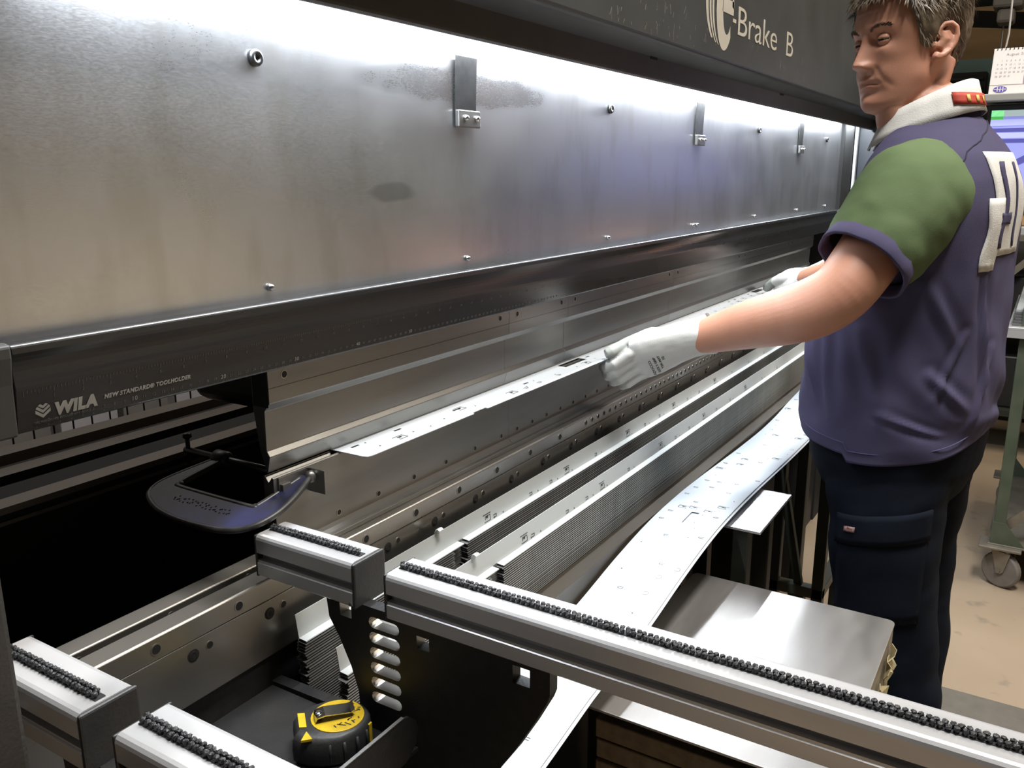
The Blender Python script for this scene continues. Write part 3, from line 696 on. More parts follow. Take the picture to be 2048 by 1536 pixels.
# ================================================================ tape measure in the tray
tm = empty('tape_measure', (0.556, 0.560, 0.832), 'yellow and black tape measure lying on its side in the black tray', 'tape measure')
yel = mat('tape_yellow', (0.72, 0.49, 0.02), 0.42, c2=(0.50, 0.34, 0.02), scale=55, amount=0.35)
TMC = Vector((0.556, 0.560, 0.832)); ang = R(-38)
ca, sa = math.cos(ang), math.sin(ang)
def TP(a, b, h): return Vector((TMC.x + a * ca - b * sa, TMC.y + a * sa + b * ca, TMC.z + h))
body = []
for i in range(28):
    t = 2 * PI * i / 28; body.append((0.036 * math.cos(t), 0.034 * math.sin(t)))
outl = []
for (a, b) in body:
    if a < 0 and b > -0.01: a, b = max(-0.040, a * 1.25), b * 1.02
    if a < 0 and b <= -0.01: a, b = max(-0.044, a * 1.35), b * 1.04
    outl.append((a, b))
rings = [[TP(a * s, b * s, h) for a, b in outl] for s, h in ((0.93, 0.0), (1.0, 0.004), (1.02, 0.016), (1.0, 0.027), (0.93, 0.031), (0.86, 0.0325))]
MB().loft(rings).build('case', M_['rubber'], tm, smooth=True)
MB().loft([[TP(0.027 * math.cos(2 * PI * i / 32) + 0.003, 0.027 * math.sin(2 * PI * i / 32), h) for i in range(32)] for h in (0.031, 0.0338)]).build('label_disc', yel, tm, bevel=0.0006)
MB().loft([[TP(a, b, h) for a, b in ((-0.037, -0.028), (-0.026, -0.029), (-0.030, -0.015))] for h in (0.031, 0.0334)]).build('corner_label', yel, tm)
MB().loft([[TP(a, b, h) for a, b in ((-0.036, -0.006), (-0.029, -0.008), (-0.028, 0.016), (-0.035, 0.018))] for h in (0.031, 0.0334)]).build('corner_label', yel, tm)
cp_ = MB(); pr = [(-0.020, 0.0370), (-0.018, 0.0405), (-0.010, 0.0420), (0.004, 0.0408), (0.016, 0.0400), (0.0195, 0.0425)]
cp_.loft([[TP(a, -0.0085, h), TP(a, 0.0085, h), TP(a, 0.0085, h - 0.0012), TP(a, -0.0085, h - 0.0012)] for a, h in pr]); cp_.build('belt_clip', M_['chrome'], tm, smooth=False)
MB().lathe(TP(-0.016, 0, 0.033), (0, 0, 1), [(0.004, 0), (0.004, 0.0085), (0.0025, 0.0095), (0, 0.0096)], 12).build('clip_screw', M_['chrome'], tm, smooth=True)
mk = MB(); rk = random.Random(5)
for i in range(26):
    t = rk.uniform(-1.3, 1.3) + (-0.5); r0 = rk.uniform(0.013, 0.024); l = rk.uniform(0.003, 0.008); d = rk.uniform(0, 6.28)
    a, b = 0.003 + r0 * math.cos(t), r0 * math.sin(t); a1, b1 = a + l * math.cos(d), b + l * math.sin(d)
    if math.hypot(a1 - 0.003, b1) > 0.026: continue
    nx, ny = -math.sin(d) * 0.0007, math.cos(d) * 0.0007
    mk.add([TP(a + nx, b + ny, 0.0340), TP(a1 + nx, b1 + ny, 0.0340), TP(a1 - nx, b1 - ny, 0.0340), TP(a - nx, b - ny, 0.0340)], [(0, 1, 2, 3)])
mk.build('pen_scribble', M_['ink'], tm)
for k in range(6):
    t = R(-150 + 22 * k)
    MB().tube([TP(0.0365 * math.cos(t), 0.0348 * math.sin(t), 0.006), TP(0.0372 * math.cos(t), 0.0356 * math.sin(t), 0.016), TP(0.0365 * math.cos(t), 0.0348 * math.sin(t), 0.026)], 0.0016, 8).build('grip_rib', M_['rubber'], tm, smooth=True)
MB().loft([[TP(a, b, h) for a, b in ((0.030, -0.020), (0.0335, -0.0165), (0.0345, -0.018), (0.031, -0.022))] for h in (0.004, 0.030)]).build('tape_edge', yel, tm)
# ================================================================ stacks of formed panels in front of the bed
stand = empty('stack_stand', (1.8, 0.635, 0.0), 'brown steel angle stand that carries both stacks of formed panels', 'stand')
brown = mat('stand_steel', (0.085, 0.072, 0.055), 0.42, 0.4, c2=(0.055, 0.046, 0.036), scale=14, stretch=(0.4, 1, 1), rvar=0.1)
MB().ext([(0.566, 0.742), (0.5685, 0.742), (0.5685, 0.7715), (0.699, 0.7715), (0.699, 0.7745), (0.572, 0.7745), (0.566, 0.784)], 0.626, 3.05).build('tray_angle', brown, stand, bevel=0.0008)
for x in (0.70, 1.40, 2.10, 2.85):
    MB().box(x, x + 0.04, 0.600, 0.690, 0.0, 0.7715).build('leg', M_['black_paint'], stand, bevel=0.002)
TH_ = 0.0009
WY, WZ = 0.0040, 0.0281          # web: almost upright; LY: flat lip in front of it
LY, LZ = 0.0112, 0.0007
def chan(T, web=True, lip=True):
    """outline of one formed panel: web, lip and a short turned-down edge (y, z)"""
    b = (T[0] - WY, T[1] - WZ)
    c = [T if web else (b[0] + 0.0004, b[1] + 0.0026), b]
    if lip: c += [(b[0] - LY, b[1] - LZ), (b[0] - LY - 0.0003, b[1] - LZ - 0.0012)]
    o = [(a + 0.0008, z_ - 0.0006) for a, z_ in c]
    o[0] = (c[0][0] + TH_, c[0][1])
    if lip: o[-1] = (c[-1][0] + TH_, c[-1][1]); o[-2] = (c[-2][0] + TH_, c[-2][1] - TH_)
    return c + o[::-1]
P = 0.0035
M_['lit_rib_edge'] = mat('lit_rib_edge', (0.36, 0.36, 0.35), 0.4, 0.3, c2=(0.26, 0.26, 0.255), scale=30)  # lighter copy for front-stack edges; the back stack gets the shaded one
def stack(n, T, label_top, label_rest, group, seed, edge):
    rg = random.Random(seed); dy = 0.0
    for i in range(n):
        j = rg.uniform(-0.002, 0.002); dz = T[1] - P * (n - 1 - i); k = (n - 1 - i); top = k == 0
        dy = 0.0 if top else 0.0004 * rg.uniform(-1, 1) - 0.0016 * math.sin(min(k, 22) / 22 * PI * 0.5)
        t = (T[0] + dy, dz); a = 0.940 + rg.uniform(-0.004, 0.004) - 0.0006 * k; e = 0.622 + rg.uniform(0, 0.006)
        m = MB()
        m.ext(chan(t, top), e, a - (0.0 if top else 0.02)); m.ext(chan(t, top, False), a - (0.0 if top else 0.02), a + 0.012); m.ext(chan(t, top), a + 0.012, 2.96 + j)
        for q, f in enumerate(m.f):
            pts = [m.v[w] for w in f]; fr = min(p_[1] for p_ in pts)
            if not top and max(p_[1] for p_ in pts) < t[0] - WY - LY + 0.0012: m.mi[q] = 1  # lit edge against dark sheet: gap shade put into the colours
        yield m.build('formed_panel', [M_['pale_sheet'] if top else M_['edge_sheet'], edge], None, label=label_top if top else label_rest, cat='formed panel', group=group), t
topi = {}
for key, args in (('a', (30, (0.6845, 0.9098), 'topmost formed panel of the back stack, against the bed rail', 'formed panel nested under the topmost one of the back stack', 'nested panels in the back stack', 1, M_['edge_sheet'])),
                  ('b', (24, (0.6230, 0.8866), 'topmost formed panel of the front stack, beside the flat blank strip', 'formed panel nested under the topmost one of the front stack', 'nested panels in the front stack', 2, M_['lit_rib_edge']))):
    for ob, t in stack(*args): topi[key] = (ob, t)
def slopeP(t, x, k):
    """point a along X, b up the slope from the lip fold"""
    def f(a, b):
        s = (b + 0.003) / WZ; return (x + a, t[0] - WY * (1 - s) - 0.0004, t[1] - WZ * (1 - s))
    return f
for key, xs in (('a', (1.013, 1.038, 1.147, 1.215, 1.269, 1.388, 1.530, 1.62, 1.70, 1.78, 1.87, 1.95, 2.06, 2.2, 2.35, 2.5)), ('b', (1.021, 1.050, 1.161, 1.231, 1.287, 1.403, 1.556, 1.64, 1.72, 1.81, 1.90, 2.0, 2.12, 2.27, 2.42))):
    ob, t = topi[key]
    for i, x in enumerate(xs):
        m = MB(); strip_mark(m, 'box' if i in (0, 4, 6, 9, 12) else 'tab', slopeP(t, x, 0)); m.build('cutout', M_['ink'], ob)
        # turn the marks upright on the slope
        m = MB(); strip_mark(m, 'dot', slopeP(t, x + 0.028, 0)); m.build('cutout', M_['ink'], ob)
    x = 0.893
    arcp = [(0.0, -0.001), (0.0005, 0.004), (-0.0015, 0.0075), (-0.005, 0.0085), (-0.0085, 0.0065)]
    m = MB(); m.loft([[(x, t[0] + py, t[1] + pz), (x + 0.010, t[0] + py, t[1] + pz)] for py, pz in arcp], False, False, False)
    tb = m.build('bent_tab', M_['pale_sheet'], ob); sq = tb.modifiers.new('t', 'SOLIDIFY'); sq.thickness = 0.001
# ================================================================ flat blank strip laid over the stands
SPX = [(0.665, 0.682), (0.72, 0.700), (0.773, 0.713), (0.905, 0.733), (1.09, 0.7475), (1.23, 0.770), (1.37, 0.7860), (1.50, 0.7905), (1.62, 0.7890), (1.76, 0.7840), (1.90, 0.7790), (2.06, 0.7760), (2.2, 0.7790), (2.33, 0.7900), (2.60, 0.8050)]
def spz(x):
    for i in range(len(SPX) - 1):
        if SPX[i][0] <= x <= SPX[i + 1][0]:
            i0, i3 = max(i - 1, 0), min(i + 2, len(SPX) - 1); t = (x - SPX[i][0]) / (SPX[i + 1][0] - SPX[i][0])
            p0, p1, p2, p3 = SPX[i0][1], SPX[i][1], SPX[i + 1][1], SPX[i3][1]
            return 0.5 * (2 * p1 + (p2 - p0) * t + (2 * p0 - 5 * p1 + 4 * p2 - p3) * t * t + (3 * p1 - p0 - 3 * p2 + p3) * t ** 3)
    return SPX[-1][1]
BY0, BY1 = 0.441, 0.560
def blank(y0, y1, dz, x0, hole=True):
    xs = sorted(set([x0 + i * (2.60 - x0) / 90 for i in range(91)] + [1.392, 1.447])); ys = [y0, 0.4915, 0.5065, y1]
    m = MB(); idx = {}
    for k, o in enumerate((0.0, -0.0009)):
        for i, x in enumerate(xs):
            for j, y in enumerate(ys): idx[k, i, j] = len(m.v); m.v.append((x, y, spz(x) + dz + o))
    def open_(i, j): return hole and j == 1 and 1.391 < (xs[i] + xs[i + 1]) / 2 < 1.448
    for i in range(len(xs) - 1):
        for j in range(3):
            if open_(i, j): continue
            m.face((idx[0, i, j], idx[0, i + 1, j], idx[0, i + 1, j + 1], idx[0, i, j + 1])); m.face((idx[1, i, j], idx[1, i, j + 1], idx[1, i + 1, j + 1], idx[1, i + 1, j]))
        for j, s in ((0, 0), (3, 0)): m.face((idx[0, i, j], idx[0, i + 1, j], idx[1, i + 1, j], idx[1, i, j]))
    for j in range(3):
        for i in (0, len(xs) - 1): m.face((idx[0, i, j], idx[0, i, j + 1], idx[1, i, j + 1], idx[1, i, j]))
    return m
bl = empty('blank_strip', (1.6, 0.50, 0.78), 'long flat white punched strip bowing over the stands under the support arm', 'steel strip')
o = blank(BY0, BY1, 0, 0.665).build('strip_metal', M_['white_sheet'], bl, smooth=True)
blank(BY0 - 0.004, BY1 - 0.004, -0.0035, 0.69, False).build('strip_metal', M_['white_sheet'], None, smooth=True, label='second white strip lying directly beneath the punched strip', cat='steel strip').name = 'lower_blank_strip'
rb = random.Random(21)
def blP(x, y): return lambda a, b: (x + b, y + a, spz(x + b) + 0.0004)
bm_ = [('box', 0.745, 0.492), ('tab', 0.725, 0.475), ('tab', 0.80, 0.475), ('tab', 0.86, 0.50)]
x = 1.06
while x < 2.5:
    for yy in (0.452, 0.478, 0.512, 0.540):
        if rb.random() < 0.62 and not (1.37 < x < 1.47 and 0.48 < yy < 0.52): bm_.append((rb.choice(('box', 'tab', 'tab', 'dot', 'dot', 'loop', 'tab')), x + rb.uniform(-0.01, 0.01), yy + rb.uniform(-0.006, 0.003)))
    x += 0.047
bm_ += [('box', 1.455, 0.470), ('box', 1.46, 0.500), ('box', 1.455, 0.520), ('tab', 1.40, 0.476)]
for k, x, y in bm_:
    m = MB(); strip_mark(m, k, blP(x, y)); m.build('cutout', M_['ink'], bl)

# ================================================================ small stands and the sheet-topped bench
plate_m = mat('plate_alu', (0.68, 0.68, 0.70), 0.30, 0.8, c2=(0.58, 0.58, 0.62), scale=9, rvar=0.12, bump=0.03, bscale=120)
darkgreen = mat('dark_green_steel', (0.022, 0.026, 0.020), 0.5, 0.1, c2=(0.035, 0.04, 0.03), scale=12)
t1 = empty('plate_stand', (1.56, 0.485, 0.0), 'dark stand topped by a square bright plate under the middle of the strip', 'stand', 'plate-topped stands under the strip')
MB().box(1.452, 1.672, 0.379, 0.566, 0.7695, 0.7745).build('top_plate', plate_m, t1, bevel=0.001)
for (x, y) in ((1.47, 0.405), (1.62, 0.405), (1.47, 0.53), (1.62, 0.53)):
    MB().box(x, x + 0.03, y, y + 0.03, 0.0, 0.7695).build('leg', darkgreen, t1, bevel=0.002)
MB().box(1.498, 1.502, 0.408, 0.414, 0.10, 0.7695).build('lit_leg_edge', M_['steel'], t1)  # light catching the leg's edge, built in as a bright strip
MB().box(1.50, 1.62, 0.43, 0.435, 0.05, 0.72).build('side_panel', M_['black_paint'], t1)
t2 = empty('plate_stand', (2.43, 0.48, 0.0), 'dark green trestle with a pale plate beside the worker\'s trouser leg', 'stand', 'plate-topped stands under the strip')
MB().box(2.24, 2.55, 0.40, 0.562, 0.7570, 0.7620).build('top_plate', plate_m, t2, bevel=0.001)
for (x, y) in ((2.25, 0.41), (2.51, 0.41), (2.25, 0.53), (2.51, 0.53)):
    MB().box(x, x + 0.03, y, y + 0.03, 0.0, 0.757).build('leg', darkgreen, t2, bevel=0.002)
MB().box(2.25, 2.54, 0.41, 0.44, 0.27, 0.30).build('crossbar', darkgreen, t2, bevel=0.002)
MB().box(2.25, 2.28, 0.41, 0.56, 0.27, 0.30).build('crossbar', mat('worn_green', (0.11, 0.115, 0.085), 0.5, 0.2, c2=(0.07, 0.075, 0.055), scale=15), t2, bevel=0.002)
MB().bar((2.265, 0.425, 0.05), (2.265, 0.545, 0.62), 0.02).build('brace', darkgreen, t2)

bench = empty('bench', (1.19, 0.31, 0.0), 'low timber bench clad in worn sheet metal below the punched strip', 'bench')
topm = mat('bench_sheet', (0.40, 0.385, 0.365), 0.42, 0.85, c2=(0.32, 0.305, 0.29), scale=6, stretch=(0.6, 2.2, 1), rvar=0.13, bump=0.04, bscale=90)
BX0, BX1, BYa, BYb, BZ = 0.952, 1.428, 0.1412, 0.489, 0.680
tp = MB(); tp.plate([rrect(BX0, BX1, BYa, BYb, 0.012)], BZ - 0.004, BZ, lambda a, b, t: (a, b, t)); tp.build('top_sheet', topm, bench, bevel=0.001)
wood = mat('bench_timber', (0.22, 0.165, 0.10), 0.7, c2=(0.13, 0.095, 0.055), scale=10, stretch=(1, 6, 6), bump=0.2, bscale=40)
pale = mat('bench_board', (0.34, 0.29, 0.20), 0.7, c2=(0.22, 0.185, 0.125), scale=14, stretch=(1, 1, 3), bump=0.2, bscale=60)
MB().box(BX0 + 0.01, BX1 - 0.003, BYa + 0.002, BYa + 0.020, BZ - 0.16, BZ - 0.004).build('side_board', pale, bench)
MB().box(BX1 - 0.022, BX1 - 0.002, BYa + 0.02, BYb - 0.02, BZ - 0.16, BZ - 0.004).build('side_board', pale, bench)
for i, (z0, dy) in enumerate(((0.608, 0.0), (0.572, 0.004), (0.538, 0.002), (0.505, 0.006), (0.46, 0.0))):
    MB().box(BX0 + 0.035 + dy, BX0 + 0.055 + dy, BYa + 0.02, BYb - 0.015, z0, z0 + 0.030).build('plank', wood, bench, bevel=0.002)
for (x, y) in ((BX0 + 0.06, BYa + 0.025), (BX1 - 0.07, BYa + 0.025), (BX0 + 0.06, BYb - 0.07), (BX1 - 0.07, BYb - 0.07)):
    MB().box(x, x + 0.045, y, y + 0.045, 0.0, BZ - 0.004).build('leg', wood, bench, bevel=0.002)
for i in range(5):                          # torn wrapping hanging off the side board
    x = 1.20 + 0.045 * i + rb.uniform(-0.01, 0.01); z = BZ - 0.035 - 0.012 * rb.random() - 0.02 * (4 - i) * 0.3; m = MB()
    q = []
    for k in range(11):
        t = 2 * PI * k / 11; r = rb.uniform(0.5, 1.25); q.append((x + 0.026 * r * math.cos(t), BYa + 0.001 - 0.010 * max(0, math.sin(2 * t + i)) - 0.004, z + 0.022 * r * math.sin(t)))
    ctr = (x, BYa - 0.004, z)
    m.add([ctr] + q, [(0, 1 + k, 1 + (k + 1) % 11) for k in range(11)])
    ob = m.build('torn_wrapping', mat('wrapping', (0.42, 0.36, 0.20), 0.6, c2=(0.30, 0.25, 0.13), scale=40) if 'wrapping' not in bpy.data.materials else bpy.data.materials['wrapping'], bench)
    sm = ob.modifiers.new('thickness', 'SOLIDIFY'); sm.thickness = 0.0012

# ================================================================ behind the machine: mesh guard and stored boxes
gd = empty('mesh_guard', (1.6, 2.1, 0.0), 'wire mesh guard seen through the gap behind the toolholder', 'mesh guard')
wm = mat('galvanised_wire', (0.45, 0.44, 0.42), 0.4, 0.7, c2=(0.3, 0.3, 0.29), scale=40)
for z in (0.62, 0.745, 0.87, 0.995, 1.12, 1.245):
    MB().cyl((-0.2, 2.1, z), (3.3, 2.1, z), 0.0028, 8).build('wire', wm, gd)
for i in range(40):
    x = 0.75 + i * 0.052
    MB().cyl((x, 2.104, 0.55), (x, 2.104, 1.35), 0.0024, 8).build('wire', M_['steel_dark'], gd)
for x in (-0.2, 3.3):
    MB().box(x - 0.02, x + 0.02, 2.09, 2.13, 0, 1.4).build('post', M_['black_paint'], gd)
MB().box(-0.2, 3.3, 2.085, 2.115, 0.53, 0.56).build('rail', M_['black_paint'], gd)
boxm = [mat('white_card', (0.62, 0.58, 0.58), 0.7, c2=(0.5, 0.47, 0.47), scale=8), mat('grey_card', (0.30, 0.27, 0.235), 0.7, c2=(0.22, 0.2, 0.18), scale=8)]
k = 0
for x, w, h, mi, txt in ((0.85, 0.22, 0.86, 0, 'whitish carton behind the mesh guard, leftmost of the row'), (1.10, 0.20, 0.82, 1, 'drab grey carton behind the mesh guard, second of the row'), (1.33, 0.18, 0.88, 0, 'whitish carton in the middle of the row behind the mesh guard'), (1.53, 0.16, 0.80, 1, 'dull grey carton behind the mesh guard beside the gauge finger'), (1.72, 0.24, 0.9, 0, 'whitish carton partly hidden by the black gauge finger')):
    c = empty('carton', (x + w / 2, 2.5, 0), txt, 'carton', 'cartons stored behind the mesh guard')
    MB().box(x, x + w, 2.36, 2.66, 0.0, h).build('box_body', boxm[mi], c, bevel=0.004)
    MB().box(x + w / 2 - 0.02, x + w / 2 + 0.02, 2.358, 2.662, h - 0.08, h + 0.001).build('packing_tape', boxm[1], c)
# ================================================================ right background
green = mat('cart_green', (0.055, 0.075, 0.048), 0.5, 0.1, c2=(0.09, 0.105, 0.07), scale=14, rvar=0.1)
worn = mat('worn_steel', (0.27, 0.245, 0.20), 0.45, 0.6, c2=(0.18, 0.16, 0.13), scale=18)
tyre = mat('caster_rubber', (0.13, 0.115, 0.10), 0.6, c2=(0.19, 0.17, 0.15), scale=20)
cart = empty('trolley', (3.65, -0.30, 0.0), 'green steel trolley on grey casters loaded with sheet parts', 'trolley')
CX, CY = 3.235, 0.012
for (x, y) in ((3.235, 0.03), (4.05, 0.03), (3.235, -0.62), (4.05, -0.62)):
    MB().box(x - 0.018, x + 0.018, y - 0.018, y + 0.018, 0.155, 1.02).build('post', green, cart, bevel=0.002)
    m = MB(); m.plate([[(y + 0.022, 0.153), (y - 0.085, 0.153), (y - 0.018, 0.235), (y + 0.022, 0.235)]], x - 0.021, x - 0.017, lambda a, b, t: (t, a, b)); m.build('gusset', green, cart)
    MB().box(x - 0.05, x + 0.05, y - 0.075, y + 0.055, 0.143, 0.153).build('foot_plate', worn, cart, bevel=0.003)
    cs = MB().tube([(x, y - 0.02, 0.143), (x, y - 0.02, 0.125)], [0.026, 0.026], 16).build('caster', worn, cart)
    a = Vector((math.cos(R(25)), -math.sin(R(25)), 0)); c = Vector((x - 0.01, y - 0.022, 0.064))
    MB().lathe(c - a * 0.016, a, [(0.020, 0), (0.045, 0.002), (0.058, 0.003), (0.064, 0.008), (0.064, 0.024), (0.058, 0.029), (0.045, 0.030), (0.020, 0.032)], 32).build('wheel', tyre, cs, smooth=False)
    for sd in (-1, 1):
        p = a * 0.019 * sd; f = a.cross(Vector((0, 0, 1)))
        m = MB(); q = [c + p + f * u + Vector((0, 0, v)) for u, v in ((-0.030, 0.070), (0.034, 0.070), (0.018, 0.0), (0.008, -0.010), (-0.006, -0.008))]
        m.add(q + [z + a * 0.003 * sd for z in q], [(0, 1, 2, 3, 4), (9, 8, 7, 6, 5)] + [(i, (i + 1) % 5, (i + 1) % 5 + 5, i + 5) for i in range(5)]); m.build('fork', worn, cs)
    MB().cyl(c - a * 0.026, c + a * 0.026, 0.008, 12).build('axle', worn, cs)
MB().box(3.21, 4.08, -0.645, 0.060, 0.150, 0.158).build('lower_shelf', worn, cart, bevel=0.002)
MB().box(3.19, 4.09, -0.66, 0.085, 0.905, 0.915).build('upper_shelf', M_['alu'], cart, bevel=0.002)
MB().box(3.19, 3.20, -0.66, 0.085, 0.880, 0.905).build('shelf_edge', M_['alu'], cart)
for (a, b) in (((3.235, 0.03, 0.20), (3.235, -0.62, 0.88)),):
    MB().bar(a, b, 0.008, 0.03).build('brace', worn, cart)
for i in range(6):
    MB().box(3.22 + 0.006 * i, 4.02 - 0.004 * i, -0.60, 0.075 - 0.003 * (i % 3), 0.9152 + 0.0085 * i, 0.9232 + 0.0085 * i).build('flat_part', M_['edge_sheet'] if i < 5 else M_['pale_sheet'], None, bevel=0.0006,
        label='uppermost pale flat panel of the pile on the green trolley' if i == 5 else 'grey flat panel in the pile below the pale one on the trolley', cat='flat panel', group='flat panels piled on the trolley')
# storage rack further back
rack = empty('storage_rack', (5.2, 0.2, 0.0), 'grey open rack with dark shelves behind the trolley', 'rack')
for (x, y) in ((4.9, 0.40), (4.9, -0.9), (5.4, 0.40), (5.4, -0.9)):
    MB().box(x - 0.025, x + 0.025, y - 0.025, y + 0.025, 0, 1.5).build('post', worn, rack)
for z in (0.20, 0.62, 1.08):
    MB().box(4.88, 5.42, -0.92, 0.42, z, z + 0.03).build('shelf', worn if z > 0.5 else darkgreen, rack)
MB().bar((4.88, 0.40, 0.65), (4.88, 0.0, 1.08), 0.02, 0.03).build('brace', worn, rack)
MB().box(4.95, 5.35, -0.6, 0.30, 0.23, 0.50).build('steel_bin', M_['black_paint'], None, bevel=0.01, label='black steel bin on the lowest shelf of the grey rack', cat='bin')
MB().box(4.95, 5.35, -0.7, 0.33, 0.65, 0.90).build('steel_bin', M_['void_black'], None, bevel=0.01, label='black steel bin on the middle shelf of the grey rack', cat='bin')

# control pendant with screen; a shelf above carries the desk calendar
pen = empty('control_pendant', (3.45, -0.10, 1.05), 'pale grey machine control pendant with a lit blue-violet screen', 'control panel')
grey = mat('pendant_grey', (0.42, 0.42, 0.40), 0.5, c2=(0.36, 0.36, 0.345), scale=10)
dk = mat('pendant_dark', (0.03, 0.03, 0.032), 0.5)
MB().box(3.42, 3.52, -0.45, 0.235, 1.28, 1.625).build('housing', dk, pen, bevel=0.006)
MB().box(3.36, 3.56, -0.48, 0.250, 1.632, 1.655).build('top_shelf', grey, pen, bevel=0.003)
scr_ = MB().box(3.4145, 3.4195, -0.42, 0.222, 1.335, 1.605).build('screen', mat('screen_blue', (0.33, 0.36, 0.82), 0.3, emit=0.55), pen)
def scr_box(y0, y1, z0, z1, c, e, nm):
    MB().box(3.4130, 3.4144, y0, y1, z0, z1).build(nm, mat('screen_' + nm, c, 0.3, emit=e) if 'screen_' + nm not in bpy.data.materials else bpy.data.materials['screen_' + nm], scr_)
scr_box(-0.42, 0.222, 1.585, 1.605, (0.55, 0.70, 0.70), 0.6, 'title_bar')
scr_box(0.185, 0.222, 1.575, 1.605, (0.10, 0.55, 0.12), 0.6, 'green_key')
scr_box(-0.42, 0.222, 1.535, 1.547, (0.10, 0.10, 0.38), 0.5, 'dark_row'); scr_box(-0.42, 0.222, 1.500, 1.512, (0.10, 0.10, 0.38), 0.5, 'dark_row')
scr_box(-0.42, 0.222, 1.515, 1.532, (0.48, 0.52, 0.90), 0.6, 'pale_row'); scr_box(-0.42, 0.222, 1.555, 1.575, (0.48, 0.58, 0.86), 0.6, 'pale_row')
m = MB(); m.add([(3.4128, 0.17, 1.425), (3.4128, 0.10, 1.465), (3.4128, 0.10, 1.440), (3.4128, 0.17, 1.405)], [(0, 1, 2, 3)]); m.build('dark_row', bpy.data.materials['screen_dark_row'], scr_)
MB().box(3.40, 3.62, -0.48, 0.245, 1.195, 1.225).build('keyboard_shelf', grey, pen, bevel=0.004)
MB().bar((3.50, 0.15, 1.45), (3.685, 0.43, 1.45), 0.05).build('swing_arm', dk, pen)
MB().box(3.44, 3.54, -0.05, 0.165, 1.226, 1.262).build('parts_box', mat('orange_card', (0.60, 0.32, 0.12), 0.7, c2=(0.5, 0.26, 0.1), scale=12), None, bevel=0.003, label='small orange box on the ledge below the blue screen', cat='box')
cal = empty('desk_calendar', (3.46, 0.10, 1.655), 'white spiral-bound desk calendar standing on the pendant shelf', 'calendar')
paper = mat('calendar_paper', (0.80, 0.75, 0.72), 0.6)
def CAL(y, h, d=0.0):      # sloping front page
    return Vector((3.395 + 0.28 * h - d, y, 1.6555 + h))
def cquad(y0, y1, h0, h1, d, m, nm, par, t=0.0012):
    MB().add([CAL(y0, h0, d), CAL(y1, h0, d), CAL(y1, h1, d), CAL(y0, h1, d), CAL(y0, h0, d - t), CAL(y1, h0, d - t), CAL(y1, h1, d - t), CAL(y0, h1, d - t)],
             [(0, 1, 2, 3), (7, 6, 5, 4), (0, 4, 5, 1), (1, 5, 6, 2), (2, 6, 7, 3), (3, 7, 4, 0)]).build(nm, m, par)
cquad(-0.10, 0.238, 0.0, 0.148, 0.0, paper, 'backing', cal)
pg = MB().box(0, 0, 0, 0, 0, 0) if False else None
cquad(-0.10, 0.237, 0.030, 0.147, 0.0018, paper, 'page', cal)
cquad(-0.10, 0.142, 0.031, 0.140, 0.0022, mat('calendar_photo', (0.22, 0.14, 0.40), 0.5, c2=(0.35, 0.25, 0.15), scale=14), 'picture', cal, 0.0003)
ink2 = mat('calendar_ink', (0.42, 0.38, 0.38), 0.6); vio = mat('calendar_violet', (0.10, 0.08, 0.40), 0.6)
for i in range(18):
    y = 0.228 - 0.012 * i
    MB().cyl(CAL(y, 0.143, 0.004), CAL(y, 0.152, -0.004), 0.0016, 6).build('spiral_ring', M_['steel_dark'], cal)
def calM(y, h):
    p = CAL(y, h, 0.0026); u = Vector((0.28, 0, 1)).normalized(); n = Vector((-1, 0, 0.28)).normalized(); r_ = Vector((0, -1, 0))
    return Matrix(((r_.x, u.x, n.x, p.x), (r_.y, u.y, n.y, p.y), (r_.z, u.z, n.z, p.z), (0, 0, 0, 1)))
put_text('month_lettering', 'August 2017', 0.012, calM(0.200, 0.124), ink2, cal, space=1.1)
days = list(range(1, 32))
for d in range(31):
    c_, r_ = (d + 1) % 7, (d + 1) // 7
    put_text('day_number', str(d + 1), 0.0075, calM(0.222 - 0.0125 * c_, 0.105 - 0.0125 * r_), ink2, cal, align='CENTER')
m = MB(); m.add([CAL(0.205 + 0.020 * math.cos(t), 0.0155 + 0.010 * math.sin(t), 0.002) for t in (k * PI / 12 for k in range(24))], [tuple(range(24))]); lgo = m.build('emblem', vio, cal)
for a in (-0.008, 0, 0.008):
    MB().box(0, 0, 0, 0, 0, 0)
    cquad(0.205 + a - 0.0012, 0.205 + a + 0.0012, 0.008, 0.023, 0.0026, paper, 'emblem_line', lgo, 0.0003)
cquad(0.187, 0.223, 0.0145, 0.0165, 0.0026, paper, 'emblem_line', lgo, 0.0003)

# wall cabinet, sign, crane girder, roof purlins, hanging cable
cb = empty('louvre_cabinet', (8.5, 0.75, 1.60), 'black louvred cabinet fixed to the teal wall', 'cabinet')
MB().box(8.44, 8.60, 0.62, 1.3, 1.55, 2.22).build('body', M_['void_black'], cb)
for i in range(9):
    MB().box(8.425, 8.44, 0.64, 1.28, 1.60 + 0.07 * i, 1.615 + 0.07 * i).build('louvre', M_['black_paint'], cb)
sg = empty('bay_sign', (8.59, 0.42, 2.25), 'small 12 painted on a plate on the teal wall', 'sign')
MB().box(8.592, 8.5995, 0.37, 0.52, 2.22, 2.33).build('plate', M_['teal_wall'], sg)
put_text('number_lettering', '12', 0.085, Matrix(((0, 0, -1, 8.591), (-1, 0, 0, 0.50), (0, 1, 0, 2.245), (0, 0, 0, 1))), M_['ink'], sg)
MB().box(8.591, 8.593, 0.36, 0.53, 2.225, 2.232).build('underline', M_['ink'], sg)
gir = empty('crane_girder', (7.0, 1.0, 2.55), 'yellow crane girder with grey hoist above the teal wall', 'girder')
yg = mat('girder_yellow', (0.36, 0.215, 0.04), 0.5, c2=(0.26, 0.155, 0.03), scale=5)
